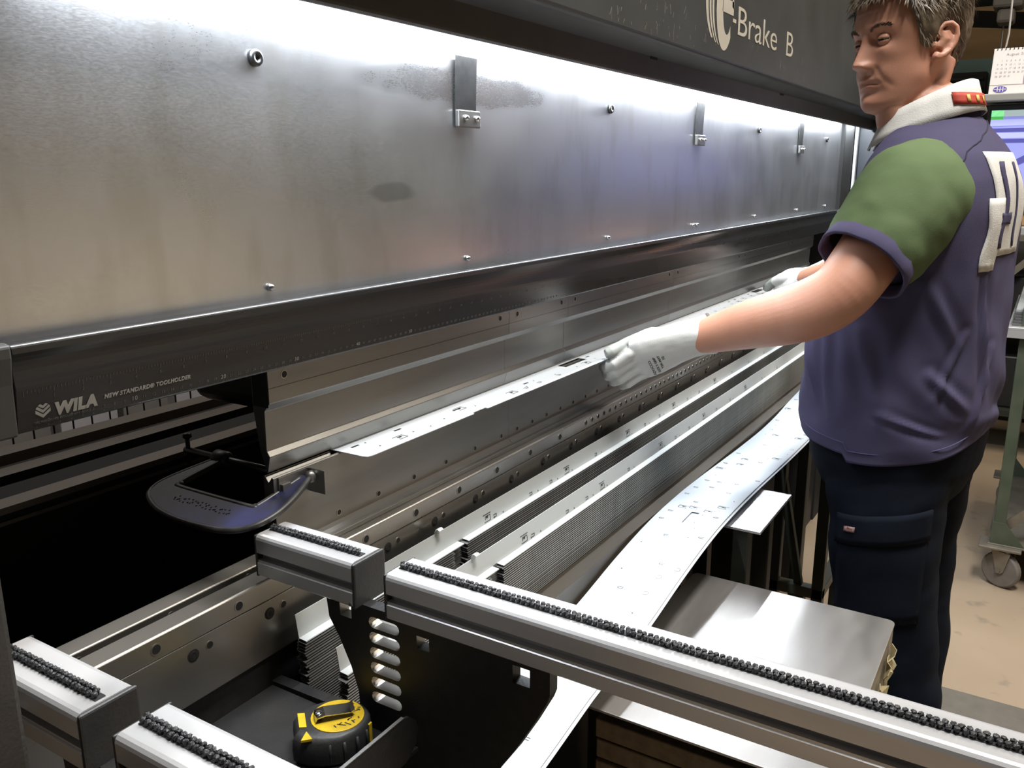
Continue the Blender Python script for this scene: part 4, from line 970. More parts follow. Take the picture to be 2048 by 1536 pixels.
MB().box(6.9, 7.1, -1.0, 4.3, 2.56, 2.86).build('web', yg, gir); MB().box(6.8, 7.2, -1.0, 4.3, 2.86, 2.90).build('flange', yg, gir); MB().box(6.8, 7.2, -1.0, 4.3, 2.53, 2.56).build('flange', M_['steel_dark'], gir)
hm_ = mat('hoist_grey', (0.15, 0.14, 0.12), 0.6, c2=(0.10, 0.09, 0.08), scale=8)
hs = MB().box(6.6, 6.8, 0.33, 0.50, 2.42, 2.62).build('hoist', hm_, gir, bevel=0.02); MB().box(6.62, 6.78, 0.37, 0.47, 2.33, 2.42).build('hook_block', hm_, hs, bevel=0.02)
MB().cyl((6.7, 0.43, 2.33), (6.7, 0.43, 2.18), 0.006, 8).build('hook_rope', M_['steel'], hs)
for i, (y, w) in enumerate(((0.6, 'steel tie bar under the roof beside the hoist'),)):
    MB().bar((6.3, -0.5, 2.75), (6.3, 2.5, 2.62), 0.035).build('tie_bar', M_['steel'], None, label=w, cat='bar')
MB().bar((7.6, -1.5, 2.25), (7.6, 3.5, 2.85), 0.12, 0.10).build('roof_brace', M_['void_black'], None, label='dark sloping roof brace below the yellow girder', cat='beam')
MB().tube([(4.6, 0.285, 2.6), (4.6, 0.275, 2.25), (4.6, 0.270, 2.0), (4.6, 0.285, 1.85), (4.6, 0.29, 1.80)], 0.004, 8).build('hanging_cable', mat('cable_white', (0.55, 0.53, 0.50), 0.5), None, label='thin white cable hanging beside the calendar', cat='cable')
MB().box(5.6, 5.75, -0.02, 0.20, 0.0, 2.9).build('roof_post', mat('post_dark', (0.035, 0.032, 0.028), 0.6), None, label='dark roof post at the right edge behind the calendar', cat='post')

# unseen goods added across the aisle for the panel to mirror as cream and tan
pk_ = empty('carton_stack', (3.1, -3.35, 0.0), 'cream carton stack on a pallet across the aisle, added for its reflection in the steel panel', 'carton stack')
cream = mat('cream_card', (0.80, 0.72, 0.56), 0.7, c2=(0.74, 0.66, 0.50), scale=3)
for i in range(4):
    for k in range(3):
        MB().box(2.05 + 0.54 * i, 2.58 + 0.54 * i, -3.75, -3.0, 0.13 + 0.33 * k, 0.455 + 0.33 * k).build('carton', cream, pk_, bevel=0.006)
for i in range(3):
    MB().box(2.05, 4.2, -3.72 + 0.31 * i, -3.62 + 0.31 * i, 0.0, 0.11).build('pallet_block', wood, pk_)
MB().box(2.05, 4.2, -3.75, -3.0, 0.11, 0.13).build('pallet_deck', wood, pk_)
MB().box(6.75, 7.35, -3.2, -3.1, 0.0, 1.75).build('timber_board', mat('tan_timber', (0.50, 0.30, 0.16), 0.6, c2=(0.42, 0.25, 0.13), scale=6, stretch=(4, 1, 0.4)), None, label='tan timber board leaning across the aisle, added for its reflection in the panel', cat='board')
# ================================================================ the worker
from mathutils.bvhtree import BVHTree
man = empty('person', (1.79, 0.20, 0.012), 'worker in purple and green polo shirt and white gloves holding the sheet on the die', 'person')
def stube(mb_, pts, rads, n=32, K=36):
    tab = [(i, *pts[i], rads[i]) for i in range(len(pts))]
    q = [cr(tab, (len(pts) - 1) * i / K) for i in range(K + 1)]
    mb_.tube([a[:3] for a in q], [a[3] for a in q], n)
def skin_material():
    m = mat('skin', (0.43, 0.195, 0.122), 0.50, c2=(0.54, 0.275, 0.185), scale=16, amount=0.7, bump=0.10, bscale=420, sss=0.12, detail=5)
    return m
SKIN = skin_material()
purple = mat('shirt_purple', (0.062, 0.056, 0.108), 0.85, c2=(0.078, 0.071, 0.128), scale=9, bump=0.25, bscale=900, spec=0.15)
greenf = mat('sleeve_green', (0.092, 0.135, 0.062), 0.85, c2=(0.114, 0.160, 0.078), scale=10, bump=0.25, bscale=900, spec=0.15)
whitef = mat('collar_white', (0.66, 0.65, 0.62), 0.85, c2=(0.56, 0.55, 0.52), scale=30, bump=0.3, bscale=500)
navy = mat('trouser_navy', (0.0055, 0.0072, 0.0125), 0.85, c2=(0.0085, 0.011, 0.018), scale=14, bump=0.3, bscale=700, spec=0.08)

def cr(tab, z):
    """smooth interpolation of table rows (first column is the key)"""
    if z <= tab[0][0]: return tab[0][1:]
    if z >= tab[-1][0]: return tab[-1][1:]
    for i in range(len(tab) - 1):
        if tab[i][0] <= z <= tab[i + 1][0]:
            a, b, c, d = tab[max(i - 1, 0)], tab[i], tab[i + 1], tab[min(i + 2, len(tab) - 1)]; t = (z - b[0]) / (c[0] - b[0])
            return tuple(0.5 * (2 * b[k] + (c[k] - a[k]) * t + (2 * a[k] - 5 * b[k] + 4 * c[k] - d[k]) * t * t + (3 * b[k] - a[k] - 3 * c[k] + d[k]) * t ** 3) for k in range(1, len(b)))
def se(v, n): return math.copysign(abs(v) ** (2.0 / n), v)

FB_ = Vector((math.cos(R(82)), math.sin(R(82)), 0)); LB_ = Vector((-FB_.y, FB_.x, 0))
TOR = [(0.862, 1.795, 0.224, 0.202, 0.170), (0.90, 1.795, 0.224, 0.205, 0.173), (1.00, 1.795, 0.223, 0.205, 0.172), (1.12, 1.795, 0.219, 0.203, 0.166), (1.24, 1.795, 0.206, 0.206, 0.152), (1.33, 1.795, 0.195, 0.206, 0.141), (1.39, 1.793, 0.189, 0.194, 0.126),
       (1.43, 1.790, 0.188, 0.165, 0.108), (1.46, 1.787, 0.192, 0.130, 0.092), (1.485, 1.785, 0.198, 0.096, 0.078), (1.51, 1.783, 0.206, 0.072, 0.066)]
CREASE = [(152, 1.24, 166, 0.98, 0.009, 0.008), (122, 1.06, 152, 0.985, 0.010, 0.008), (98, 0.985, 138, 0.925, 0.008, 0.006), (58, 1.17, 76, 0.95, 0.012, 0.006), (84, 1.13, 103, 0.94, 0.011, 0.006), (142, 1.13, 124, 1.00, 0.008, 0.006), (168, 1.10, 150, 0.92, 0.008, 0.006), (112, 1.22, 140, 1.10, 0.012, 0.006), (40, 1.10, 62, 0.98, 0.010, 0.005), (70, 1.26, 96, 1.16, 0.011, 0.006)]
def G_(x): return math.exp(-x * x)
def torso_pt(t, z, grow=0.0):
    cx, cy, w, d = cr(TOR, z)
    w += grow; d += grow
    p = Vector((cx, cy, z)) + FB_ * d * se(math.cos(t), 2.35) + LB_ * w * se(math.sin(t), 2.35)
    # hollow between belly and chest, shoulder blades, wrinkles toward the hem
    q = p * 9.0
    wr = noise.noise(Vector((q.x * 0.8, q.y * 0.8, q.z * 0.55))) * 0.009 + noise.noise(Vector((q.x * 2.2, q.y * 2.2, q.z * 1.1 + 4))) * 0.005
    dia = math.sin((p.z * 38 + t * 5.5 + 2.5 * noise.noise(p * 7))) * 0.0034 * max(0, min(1, (1.25 - z) / 0.2))
    r = (Vector((p.x - cx, p.y - cy, 0))).normalized()
    for (ta, za, tb, zb, wd_, dp_) in CREASE:
        ax_, ay_ = R(ta) * 0.19, za; bx_, by_ = R(tb) * 0.19, zb; px_, py_ = t * 0.19, z
        u_ = max(0, min(1, ((px_ - ax_) * (bx_ - ax_) + (py_ - ay_) * (by_ - ay_)) / ((bx_ - ax_) ** 2 + (by_ - ay_) ** 2)))
        dd_ = math.hypot(px_ - ax_ - u_ * (bx_ - ax_), py_ - ay_ - u_ * (by_ - ay_))
        if dd_ < wd_ * 4: wr += dp_ * (G_(dd_ / wd_) - 0.7 * G_((dd_ - 1.5 * wd_) / wd_)) * math.sin(PI * min(1, 0.15 + u_ * 0.85))
    return p + r * (wr + dia) * max(0, min(1, (1.47 - z) / 0.05))
mb = MB(); rings = []
NT = 150
for i in range(110):
    z = 0.862 + (1.51 - 0.862) * i / 109
    ring = []
    for j in range(NT):
        t = 2 * PI * j / NT
        p = torso_pt(t, z)
        k = max(0, 1 - (z - 0.862) / 0.12); p.z += k * (0.035 * math.cos(t) ** 2 - 0.010 * abs(math.sin(t)) + 0.034 + (0.014 if abs(t - PI) > PI - R(84) else 0.0))
        ring.append(p)
    rings.append(ring)
mb.loft(rings, False, False)
torso = mb.build('shirt_body', purple, man, smooth=True)
tm_ = torso.modifiers.new('cloth', 'SOLIDIFY'); tm_.thickness = 0.003; tm_.offset = -1
# hem stitching
MB().tube([p + (p - Vector((1.795, 0.223, p.z))).normalized() * 0.0008 + Vector((0, 0, 0.022)) for p in rings[0]] + [rings[0][0] + Vector((0, 0, 0.022))], 0.0010, 6, False).build('hem_stitch', mat('stitch', (0.07, 0.062, 0.15), 0.9), torso)

def bvh(o):
    off = origin(o.parent) if o.parent else o.location
    return BVHTree.FromPolygons([v.co + off for v in o.data.vertices], [tuple(p.vertices) for p in o.data.polygons])

def cloth_tube(pts, rads, n=48, fold=0.004, seed=0, freq=26):
    pts = [Vector(p) for p in pts]; m = MB(); rings = []; px = None
    # resample
    P_ = []; r_ = []
    K = 40
    tab = [(i, *pts[i], rads[i]) for i in range(len(pts))]
    for i in range(K + 1):
        a = cr(tab, (len(pts) - 1) * i / K); P_.append(Vector(a[:3])); r_.append(a[3])
    for i, p in enumerate(P_):
        d = (P_[min(i + 1, K)] - P_[max(i - 1, 0)]).normalized()
        if px is None: px, _ = basis(d)
        x = (px - d * px.dot(d)).normalized(); px = x; y = d.cross(x); ring = []
        for j in range(n):
            t = 2 * PI * j / n; w = p + (x * math.cos(t) + y * math.sin(t)) * r_[i]
            f = noise.noise(w * freq * 0.6 + Vector((seed, 0, 0))) * fold + noise.noise(Vector((w.x * freq, w.y * freq, w.z * freq)) * 1.8) * fold * 0.35
            ring.append(p + (x * math.cos(t) + y * math.sin(t)) * (r_[i] + f))
        rings.append(ring)
    m.loft(rings, False, False)
    return m, rings
def sleeve(pts, rads, seed):
    m, rg = cloth_tube(pts, rads, 56, 0.006, seed)
    o = m.build('sleeve', greenf, man, smooth=True); s = o.modifiers.new('cloth', 'SOLIDIFY'); s.thickness = 0.0025; s.offset = -1
    d = (Vector(pts[-1]) - Vector(pts[-2])).normalized(); last = rg[-1]
    c = sum(last, Vector()) / len(last)
    m2 = MB(); m2.loft([[c + (p - c) * 0.985 - d * 0.014 for p in last], [c + (p - c) * 1.035 - d * 0.012 for p in last], [c + (p - c) * 1.045 + d * 0.010 for p in last], [c + (p - c) * 1.03 + d * 0.013 for p in last], [c + (p - c) * 0.97 + d * 0.012 for p in last], [c + (p - c) * 0.95 - d * 0.012 for p in last]], False, False)
    m2.build('cuff', purple, o, smooth=True)
    return o
slL = sleeve([(1.775, 0.212, 1.372), (1.715, 0.204, 1.374), (1.655, 0.208, 1.362), (1.605, 0.224, 1.330), (1.565, 0.245, 1.287), (1.540, 0.260, 1.259)], [0.052, 0.082, 0.095, 0.093, 0.084, 0.0765], 3)
slR = sleeve([(1.83, 0.205, 1.385), (1.89, 0.200, 1.390), (1.96, 0.205, 1.365), (2.03, 0.235, 1.325), (2.09, 0.27, 1.285), (2.12, 0.285, 1.265)], [0.058, 0.088, 0.092, 0.088, 0.08, 0.075], 9)

# ---------------------------------------------------------------- head, neck and arms: one skin
az = R(139); pitchh = R(-3); rollh = R(3)
HF = Vector((math.cos(az) * math.cos(pitchh), math.sin(az) * math.cos(pitchh), math.sin(pitchh)))
HL = Vector((0, 0, 1)).cross(HF).normalized(); HU = HF.cross(HL).normalized()
HL2 = HL * math.cos(rollh) + HU * math.sin(rollh); HU2 = HU * math.cos(rollh) - HL * math.sin(rollh); HL, HU = HL2, HU2
HC = Vector((1.788, 0.262, 1.622)); HS = 0.96
def HP(x, y, z): return HC + (HL * x + HF * y + HU * z) * HS
HT = [(-0.118, 0.072, 0.030, 0.020), (-0.113, 0.086, 0.006, 0.036), (-0.102, 0.0925, -0.028, 0.0520), (-0.085, 0.0920, -0.050, 0.0625), (-0.065, 0.0930, -0.062, 0.0675), (-0.045, 0.0950, -0.072, 0.0690), (-0.020, 0.0960, -0.083, 0.0700), (0.0, 0.0965, -0.092, 0.0730), (0.025, 0.0985, -0.098, 0.0758), (0.05, 0.0985, -0.1005, 0.0768),
      (0.075, 0.0930, -0.099, 0.0750), (0.095, 0.0800, -0.090, 0.0680), (0.110, 0.0600, -0.072, 0.0540), (0.120, 0.0360, -0.046, 0.0340), (0.1245, 0.012, -0.02, 0.0120)]
def sm(a, b, x):
    t = max(0, min(1, (x - a) / (b - a))); return t * t * (3 - 2 * t)
def G(x, s): return math.exp(-(x / s) ** 2)
def head_pt(phi, z, grow=0.0):
    yf, yb, w = cr(HT, z); y0 = (yf + yb) / 2; h = (yf - yb) / 2
    n = 2.05 + 0.35 * sm(-0.08, 0.03, z)
    x = (w + grow) * se(math.sin(phi), n); y = y0 + (h + grow) * se(math.cos(phi), n)
    if grow == 0:
        ax = abs(x); f = sm(0.02, 0.06, y); d = 0.0
        t = max(0, min(1, (0.024 - z) / 0.054))
        H = (0.003 + 0.027 * t ** 1.15) * sm(0.030, 0.018, z) if z > -0.030 else 0.030 * sm(-0.0445, -0.031, z)
        d += H * G(x, 0.0085 + 0.0048 * t)
        d += 0.0115 * G(ax - 0.0132, 0.0055) * G(z + 0.0345, 0.0070)                  # nostril wings
        d -= 0.0125 * G(ax - 0.032, 0.0165) * G(z - 0.010, 0.0110)                   # eye sockets
        d -= 0.0040 * G(ax - 0.017, 0.007) * G(z - 0.012, 0.010)
        d += 0.0058 * G(ax - 0.030, 0.022) * G(z - 0.0315, 0.0075)                   # brow
        d += 0.0025 * G(x, 0.012) * G(z - 0.034, 0.010)
        d += 0.0050 * G(ax - 0.046, 0.018) * G(z + 0.014, 0.014)                     # cheek bone
        d += 0.0025 * G(ax - 0.034, 0.010) * G(z + 0.006, 0.006)                     # bag under the eye
        d -= 0.0024 * G((ax - 0.022 - 0.55 * (-0.034 - z)), 0.0045) * sm(-0.030, -0.038, z) * sm(-0.080, -0.066, z)   # fold beside the mouth
        d += 0.0045 * G(ax - 0.036, 0.013) * G(z + 0.050, 0.018)                     # jowl
        d += 0.0055 * G(x, 0.022) * (G(z + 0.0575, 0.0050) + 0.9 * G(z + 0.0690, 0.0055))
        d -= 0.0075 * G(z + 0.0628 + 0.20 * max(0, ax - 0.008), 0.0024) * sm(0.034, 0.014, ax)
        d -= 0.0030 * G(x, 0.0045) * G(z + 0.049, 0.006)
        d -= 0.0040 * G(x, 0.022) * G(z + 0.0795, 0.0060)
        d += 0.0065 * G(x, 0.017) * G(z + 0.097, 0.012)
        d -= 0.0012 * G(z - 0.058, 0.0018) * sm(0.045, 0.030, ax) + 0.0010 * G(z - 0.068, 0.0018) * sm(0.042, 0.028, ax)
        y += d * f
        # flat temples and full cheeks on the side
        sd = 0.0035 * G(y - 0.030, 0.020) * G(z + 0.055, 0.020) - 0.0035 * G(y - 0.062, 0.018) * G(z - 0.022, 0.022)
        x += math.copysign(sd, x)
    return x, y, z
hd = MB(); rings = []
zs = []
z = -0.118
while z < 0.1245: zs.append(z); z += 0.00165
zs.append(0.1245)
NP = 260
for z in zs:
    rings.append([HP(*head_pt(2 * PI * j / NP, z)) for j in range(NP)])
hd.loft(rings)
# neck (with the bulge of the turned muscle) and shoulders under the shirt
hd.tube([(1.787, 0.205, 1.40), (1.785, 0.205, 1.47), (1.789, 0.212, 1.505), HP(0.004, -0.012, -0.095), HP(0, -0.012, -0.045)], [0.070, 0.072, 0.067, 0.061, 0.058], 40)
hd.tube([HP(0.052, -0.040, -0.030), HP(0.055, -0.018, -0.075), (1.755, 0.232, 1.50), (1.750, 0.255, 1.455)], [0.016, 0.019, 0.019, 0.014], 20)
hd.tube([HP(0.018, 0.062, -0.098), HP(0.016, 0.040, -0.116), (1.772, 0.262, 1.475)], [0.022, 0.036, 0.036], 24)
hd.tube([(1.96, 0.20, 1.37), (1.88, 0.205, 1.39), (1.787, 0.205, 1.385), (1.70, 0.21, 1.385), (1.645, 0.222, 1.350)], [0.056, 0.062, 0.075, 0.060, 0.056], 32)
AL = [(1.660, 0.212, 1.375), (1.620, 0.228, 1.335), (1.575, 0.247, 1.290), (1.532, 0.266, 1.246), (1.503, 0.288, 1.208), (1.492, 0.325, 1.181), (1.490, 0.370, 1.163), (1.495, 0.430, 1.143), (1.502, 0.485, 1.123), (1.507, 0.530, 1.108)]
stube(hd, AL, [0.056, 0.056, 0.056, 0.0535, 0.0515, 0.0520, 0.0500, 0.0440, 0.0365, 0.0315], 36)
AR = [(1.96, 0.20, 1.37), (2.05, 0.245, 1.315), (2.14, 0.295, 1.245), (2.205, 0.345, 1.195), (2.29, 0.43, 1.160), (2.38, 0.515, 1.13), (2.42, 0.555, 1.118)]
hd.tube(AR, [0.056, 0.055, 0.052, 0.050, 0.048, 0.038, 0.031], 32)
# ears
for sd in (1, -1):
    ear = []
    def EP(u, v, o):    # u forward-back (+ back), v up, o outward from the skull
        tilt = R(-12); uu = u * math.cos(tilt) - v * math.sin(tilt); vv = u * math.sin(tilt) + v * math.cos(tilt)
        return HP(sd * (0.0735 + o + 0.40 * max(0, u + 0.010)), -0.001 - uu, -0.004 + vv)
    hel = [(-0.012, 0.004), (-0.012, 0.018), (-0.004, 0.029), (0.007, 0.032), (0.016, 0.026), (0.020, 0.013), (0.018, -0.002), (0.012, -0.015), (0.004, -0.024), (-0.004, -0.030)]
    hd.tube([EP(u, v, 0.008) for u, v in hel], [0.0035, 0.0045, 0.005, 0.005, 0.005, 0.0046, 0.0044, 0.0046, 0.006, 0.0055], 14)
    hd.tube([EP(0.006, 0.020, 0.004), EP(0.012, 0.010, 0.005), EP(0.010, -0.006, 0.005), EP(0.002, -0.016, 0.004)], [0.0035, 0.004, 0.004, 0.0035], 12)
    hd.tube([EP(-0.003, -0.021, 0.006), EP(-0.006, -0.029, 0.006), EP(-0.008, -0.034, 0.004)], [0.0070, 0.0080, 0.0050], 16)   # lobe
    hd.tube([EP(-0.012, -0.002, 0.004), EP(-0.013, -0.009, 0.005), EP(-0.010, -0.014, 0.004)], [0.004, 0.005, 0.004], 12)     # tragus
    hd.tube([EP(0.000, 0.016, -0.002), EP(0.006, 0.004, -0.001), EP(0.0, -0.012, -0.002)], [0.011, 0.012, 0.010], 16)          # floor of the bowl
body = from_mesh('body', remesh(hd, 0.0021, 3, 0.5, 'body'), SKIN, man, 'bare arms, neck and clean-shaven head turned to the left')

# eyes with lids and brows
white = mat('eye_white', (0.34, 0.30, 0.28), 0.25); iris = mat('iris', (0.035, 0.025, 0.018), 0.15)
gz = Vector((0.10, 0.99, -0.12)).normalized()
for sd in (1, -1):
    ec = (sd * 0.0315, 0.0795, 0.0098)
    e = MB(); c = HP(*ec); gaze = (HL * gz.x + HF * gz.y + HU * gz.z).normalized(); ex, ey = basis(gaze)
    r = 0.0122 * HS
    for i in range(17):
        pass
    e.loft([[c + gaze * r * math.cos(a) + (ex * math.cos(t) + ey * math.sin(t)) * r * math.sin(a) for t in (2 * PI * k / 24 for k in range(24))] for a in (R(x) for x in (1, 10, 20, 29, 30, 45, 60, 80, 110, 150, 178))])
    for i, f in enumerate(e.f): e.mi[i] = 1 if i < 24 * 3 or len(f) > 8 and f[0] < 30 else 0
    eye = e.build('eye', [white, iris], man, smooth=True)
    for up_ in (1, -1):
        l = MB(); rr_ = 0.0134 * HS; grid = []
        for i in range(13):
            a = R(-78 + 156 * i / 12); row = []
            e0 = (R(4) if up_ > 0 else R(12)) * math.cos(a * 1.05) + R(1)
            for k in range(8):
                el = e0 + (R(95) - e0) * k / 7
                q = Vector((math.sin(a) * math.cos(el), math.cos(a) * math.cos(el), up_ * math.sin(el))) * rr_
                row.append(c + HL * q.x + HF * q.y + HU * q.z)
            grid.append(row)
        l.loft(grid, False, False, False)
        lid = l.build('eyelid', SKIN, eye, smooth=True); s = lid.modifiers.new('t', 'SOLIDIFY'); s.thickness = 0.0012; s.offset = 1
hb = mat('hair_brown', (0.060, 0.040, 0.023), 0.55, c2=(0.17, 0.125, 0.08), scale=70, amount=0.4)
hg = mat('hair_grey', (0.30, 0.25, 0.185), 0.5, c2=(0.17, 0.13, 0.085), scale=60)
rh = random.Random(77)
BT = bvh(body)
brow_m = mat('brow_hair', (0.085, 0.05, 0.03), 0.6)
for sd in (1, -1):
    b = MB()
    for i in range(260):
        u = rh.random(); x = 0.013 + 0.037 * u; zc = 0.0270 + 0.0075 * math.sin(u * 2.6) + rh.gauss(0, 0.0014)
        h = BT.ray_cast(HP(sd * x, 0.16, zc), -HF)[0]
        if h is None: continue
        p0 = h - HF * 0.0005; p1 = p0 + (HL * sd * rh.uniform(0.004, 0.0075) + HF * (0.0012 - 0.30 * u * 0.006) + HU * rh.uniform(-0.001, 0.0035)); s_ = HU * 0.0005
        b.add([p0 - s_, p0 + s_, p1 + s_ * 0.3, p1 - s_ * 0.3], [(0, 1, 2, 3)])
    b.build('eyebrow', brow_m, man)

# hair: a cap following the skull plus loose strands
HLN = [(0, 0.080), (25, 0.083), (42, 0.090), (55, 0.070), (64, 0.040), (70, 0.012), (73, -0.006), (86, -0.010), (90, 0.020), (97, 0.036), (106, 0.034), (114, 0.010), (122, -0.030), (135, -0.052), (160, -0.062), (180, -0.062)]
def hairline(deg): return cr(HLN, deg)[0]
hm = MB(); hm.m = 0
NPH = 150
cols = []
for j in range(NPH):
    phi = 2 * PI * j / NPH; deg = abs(math.degrees(math.atan2(math.sin(phi), math.cos(phi)))); z0 = hairline(deg); colp = []
    for i in range(40):
        s = i / 39; z = z0 + (0.1244 - z0) * s
        g = 0.010 * sm(0, 0.18, s) + 0.0015
        g += 0.006 * sm(0.05, 0.10, z) * (1 if deg < 120 else 0.6)
        x, y, zz = head_pt(phi, z, g); zz += 0.012 * sm(0.09, 0.125, z)
        p = HP(x, y, zz); nn = noise.noise(p * 90) * 0.0022 + noise.noise(Vector((p.x * 260, p.y * 260, p.z * 60))) * 0.0016
        colp.append(p + (p - HC).normalized() * nn)
    cols.append(colp)
hm.loft([[cols[j][i] for j in range(NPH)] for i in range(40)], True, True)
for _ in range(5200):
    deg = rh.uniform(0, 180) * rh.choice((1, -1)); phi = R(deg); z0 = hairline(abs(deg)); u = rh.random() ** 0.8; z = z0 + (0.124 - z0) * u
    x, y, zz = head_pt(phi, z, 0.009 + 0.006 * sm(0.05, 0.10, z)); zz += 0.011 * sm(0.09, 0.125, z); p = HP(x, y, zz); nrm = (p - HP(0, 0, min(z, 0.03))).normalized()
    if z > 0.075:
        flow = HF * (0.75 if abs(deg) < 70 else 0.2) + HL * (math.sin(phi) * 0.8) - HU * 0.25
        lift = 0.55 if abs(deg) < 60 else 0.25
    else:
        flow = -HU * 1.0 - HF * 0.55; lift = 0.16
    d = (flow - nrm * flow.dot(nrm)); d = (d.normalized() if d.length > 1e-4 else nrm) + nrm * lift + Vector((rh.uniform(-0.25, 0.25), rh.uniform(-0.25, 0.25), rh.uniform(-0.25, 0.25)))
    d.normalize(); L_ = rh.uniform(0.010, 0.020) if z < 0.06 else rh.uniform(0.018, 0.034)
    sdv = d.cross(nrm).normalized() * rh.uniform(0.0004, 0.0009); p = p - nrm * 0.002; q = p + d * L_ * 0.55; e_ = p + d * L_ - nrm * L_ * 0.22
    hm.m = 1 if rh.random() < (0.30 if z > 0.05 else 0.5) else 0
    hm.add([p - sdv, p + sdv, q + sdv * 0.8, q - sdv * 0.8, e_], [(0, 1, 2, 3), (3, 2, 4)])
hm.build('hair', [hb, hg], man, smooth=True, label='short tousled greying brown hair')

# collar: stand and turned-down leaf
def collar_ring(rad, dz, gap=True):
    out = []
    for i in range(61):
        t = R(-172 + 344 * i / 60) + PI      # open at the front
        c = Vector((1.782, 0.214, 1.512)); r0 = rad - 0.010
        d = FB_ * math.cos(t) + LB_ * math.sin(t)
        front = 0.5 + 0.5 * math.cos(t)
        p = c + d * (r0 + 0.010 * front) + Vector((0, 0, dz + 0.026 * (1 - front) - 0.040 * front))
        w = noise.noise(p * 45) * 0.0022
        out.append(p + d * w)
    return out
cm = MB()
prof = [(0.076, -0.020), (0.0725, 0.000), (0.0725, 0.018), (0.0755, 0.0235), (0.0805, 0.022), (0.087, 0.006), (0.0945, -0.014), (0.101, -0.030)]
cm.loft([collar_ring(a, b) for a, b in prof], False, False, False)
co = cm.build('collar', whitef, man, smooth=True); s = co.modifiers.new('t', 'SOLIDIFY'); s.thickness = 0.0026
T = bvh(torso)
def project(o_, d_, pts, lift):
    out = []
    for p in pts:
        h = T.ray_cast(p - d_ * 0.5, d_)[0]
        out.append(h - d_ * lift if h else None)
    return out
def decal(name, quad_fn, nu, nv, d_, lift, m, parent, tree, thick=0.002):
    """grid of points thrown onto the cloth along d_"""
    b = MB(); idx = {}
    for i in range(nu + 1):
        for j in range(nv + 1):
            p = quad_fn(i / nu, j / nv); h = tree.ray_cast(p - d_ * 0.6, d_)[0]
            if h is None: h = tree.find_nearest(p)[0]
            idx[i, j] = len(b.v); b.v.append(tuple(h - d_ * lift))
    for i in range(nu):
        for j in range(nv): b.face((idx[i, j], idx[i + 1, j], idx[i + 1, j + 1], idx[i, j + 1]))
    o = b.build(name, m, parent, smooth=True); s = o.modifiers.new('t', 'SOLIDIFY'); s.thickness = thick; s.offset = -1
    return o
# big white applique on the back with a violet figure
dB = (FB_ * 0.85 - LB_ * 0.55 * 1.0).normalized()      # thrown from behind and his left
def backpt(a, z): return Vector((1.795, 0.21, 0)) - FB_ * 0.3 + LB_ * a + Vector((0, 0, z))
dF = FB_.copy()
def quadB(a0, a1, z0, z1, skew=0.0, wob=0.0):
    return lambda u, v: backpt(a0 + (a1 - a0) * u + skew * (1 - v) + wob * math.sin(v * 9), z0 + (z1 - z0) * v)
patch = decal('back_patch', quadB(0.105, -0.065, 1.262, 1.436, 0.012, 0.003), 14, 16, dF, 0.0022, whitef, torso, T, 0.0012)
decal('back_patch', quadB(0.125, 0.072, 1.238, 1.36, 0.010, 0.003), 6, 10, dF, 0.0028, whitef, torso, T, 0.0012)
decal('patch_figure', quadB(0.075, 0.060, 1.275, 1.42, 0.010, 0.006), 3, 14, dF, 0.0036, purple, patch, T, 0.0006)
decal('patch_figure', quadB(0.088, 0.040, 1.315, 1.335, 0.0, 0.002), 6, 4, dF, 0.0036, purple, patch, T, 0.0006)
decal('patch_figure', quadB(0.020, 0.005, 1.275, 1.42, -0.010, 0.004), 3, 14, dF, 0.0036, purple, patch, T, 0.0006)
# shoulder seam
dS = Vector((0.75, 0.25, -0.6)).normalized()
sp = []
for i in range(22):
    u = i / 21; p0 = Vector((1.800, 0.125, 1.49)).lerp(Vector((1.655, 0.160, 1.395)), u)
    h = T.find_nearest(p0)[0]; sp.append(h + (h - Vector((1.79, 0.21, h.z - 0.05))).normalized() * 0.0006)
MB().tube(sp, 0.0013, 6).build('shoulder_seam', mat('seam_dark', (0.02, 0.018, 0.04), 0.9), torso)
# red woven label on the collar stand
C_ = bvh(co)
lab = decal('collar_label', lambda u, v: Vector((1.784, 0.207, 1.512)) + (FB_ * math.cos(R(172 - 38 * u)) + LB_ * math.sin(R(172 - 38 * u))) * 0.13 + Vector((0, 0, 0.004 + 0.020 * v)), 6, 3, (FB_ * -math.cos(R(152)) - LB_ * math.sin(R(152))).normalized(), 0.0035, mat('label_red', (0.36, 0.02, 0.012), 0.7, c2=(0.42, 0.05, 0.02), scale=120), co, C_, 0.001)

for k, (a0, a1) in enumerate(((166, 163), (157, 153), (147, 144))):
    decal('label_lettering', lambda u, v, a0=a0, a1=a1: Vector((1.784, 0.207, 1.512)) + (FB_ * math.cos(R(a0 + (a1 - a0) * u)) + LB_ * math.sin(R(a0 + (a1 - a0) * u))) * 0.13 + Vector((0, 0, 0.008 + 0.012 * v)), 2, 2, (FB_ * -math.cos(R(152)) - LB_ * math.sin(R(152))).normalized(), 0.0046, mat('label_gold', (0.62, 0.38, 0.10), 0.6) if k == 0 else bpy.data.materials['label_gold'], lab, C_, 0.0004)

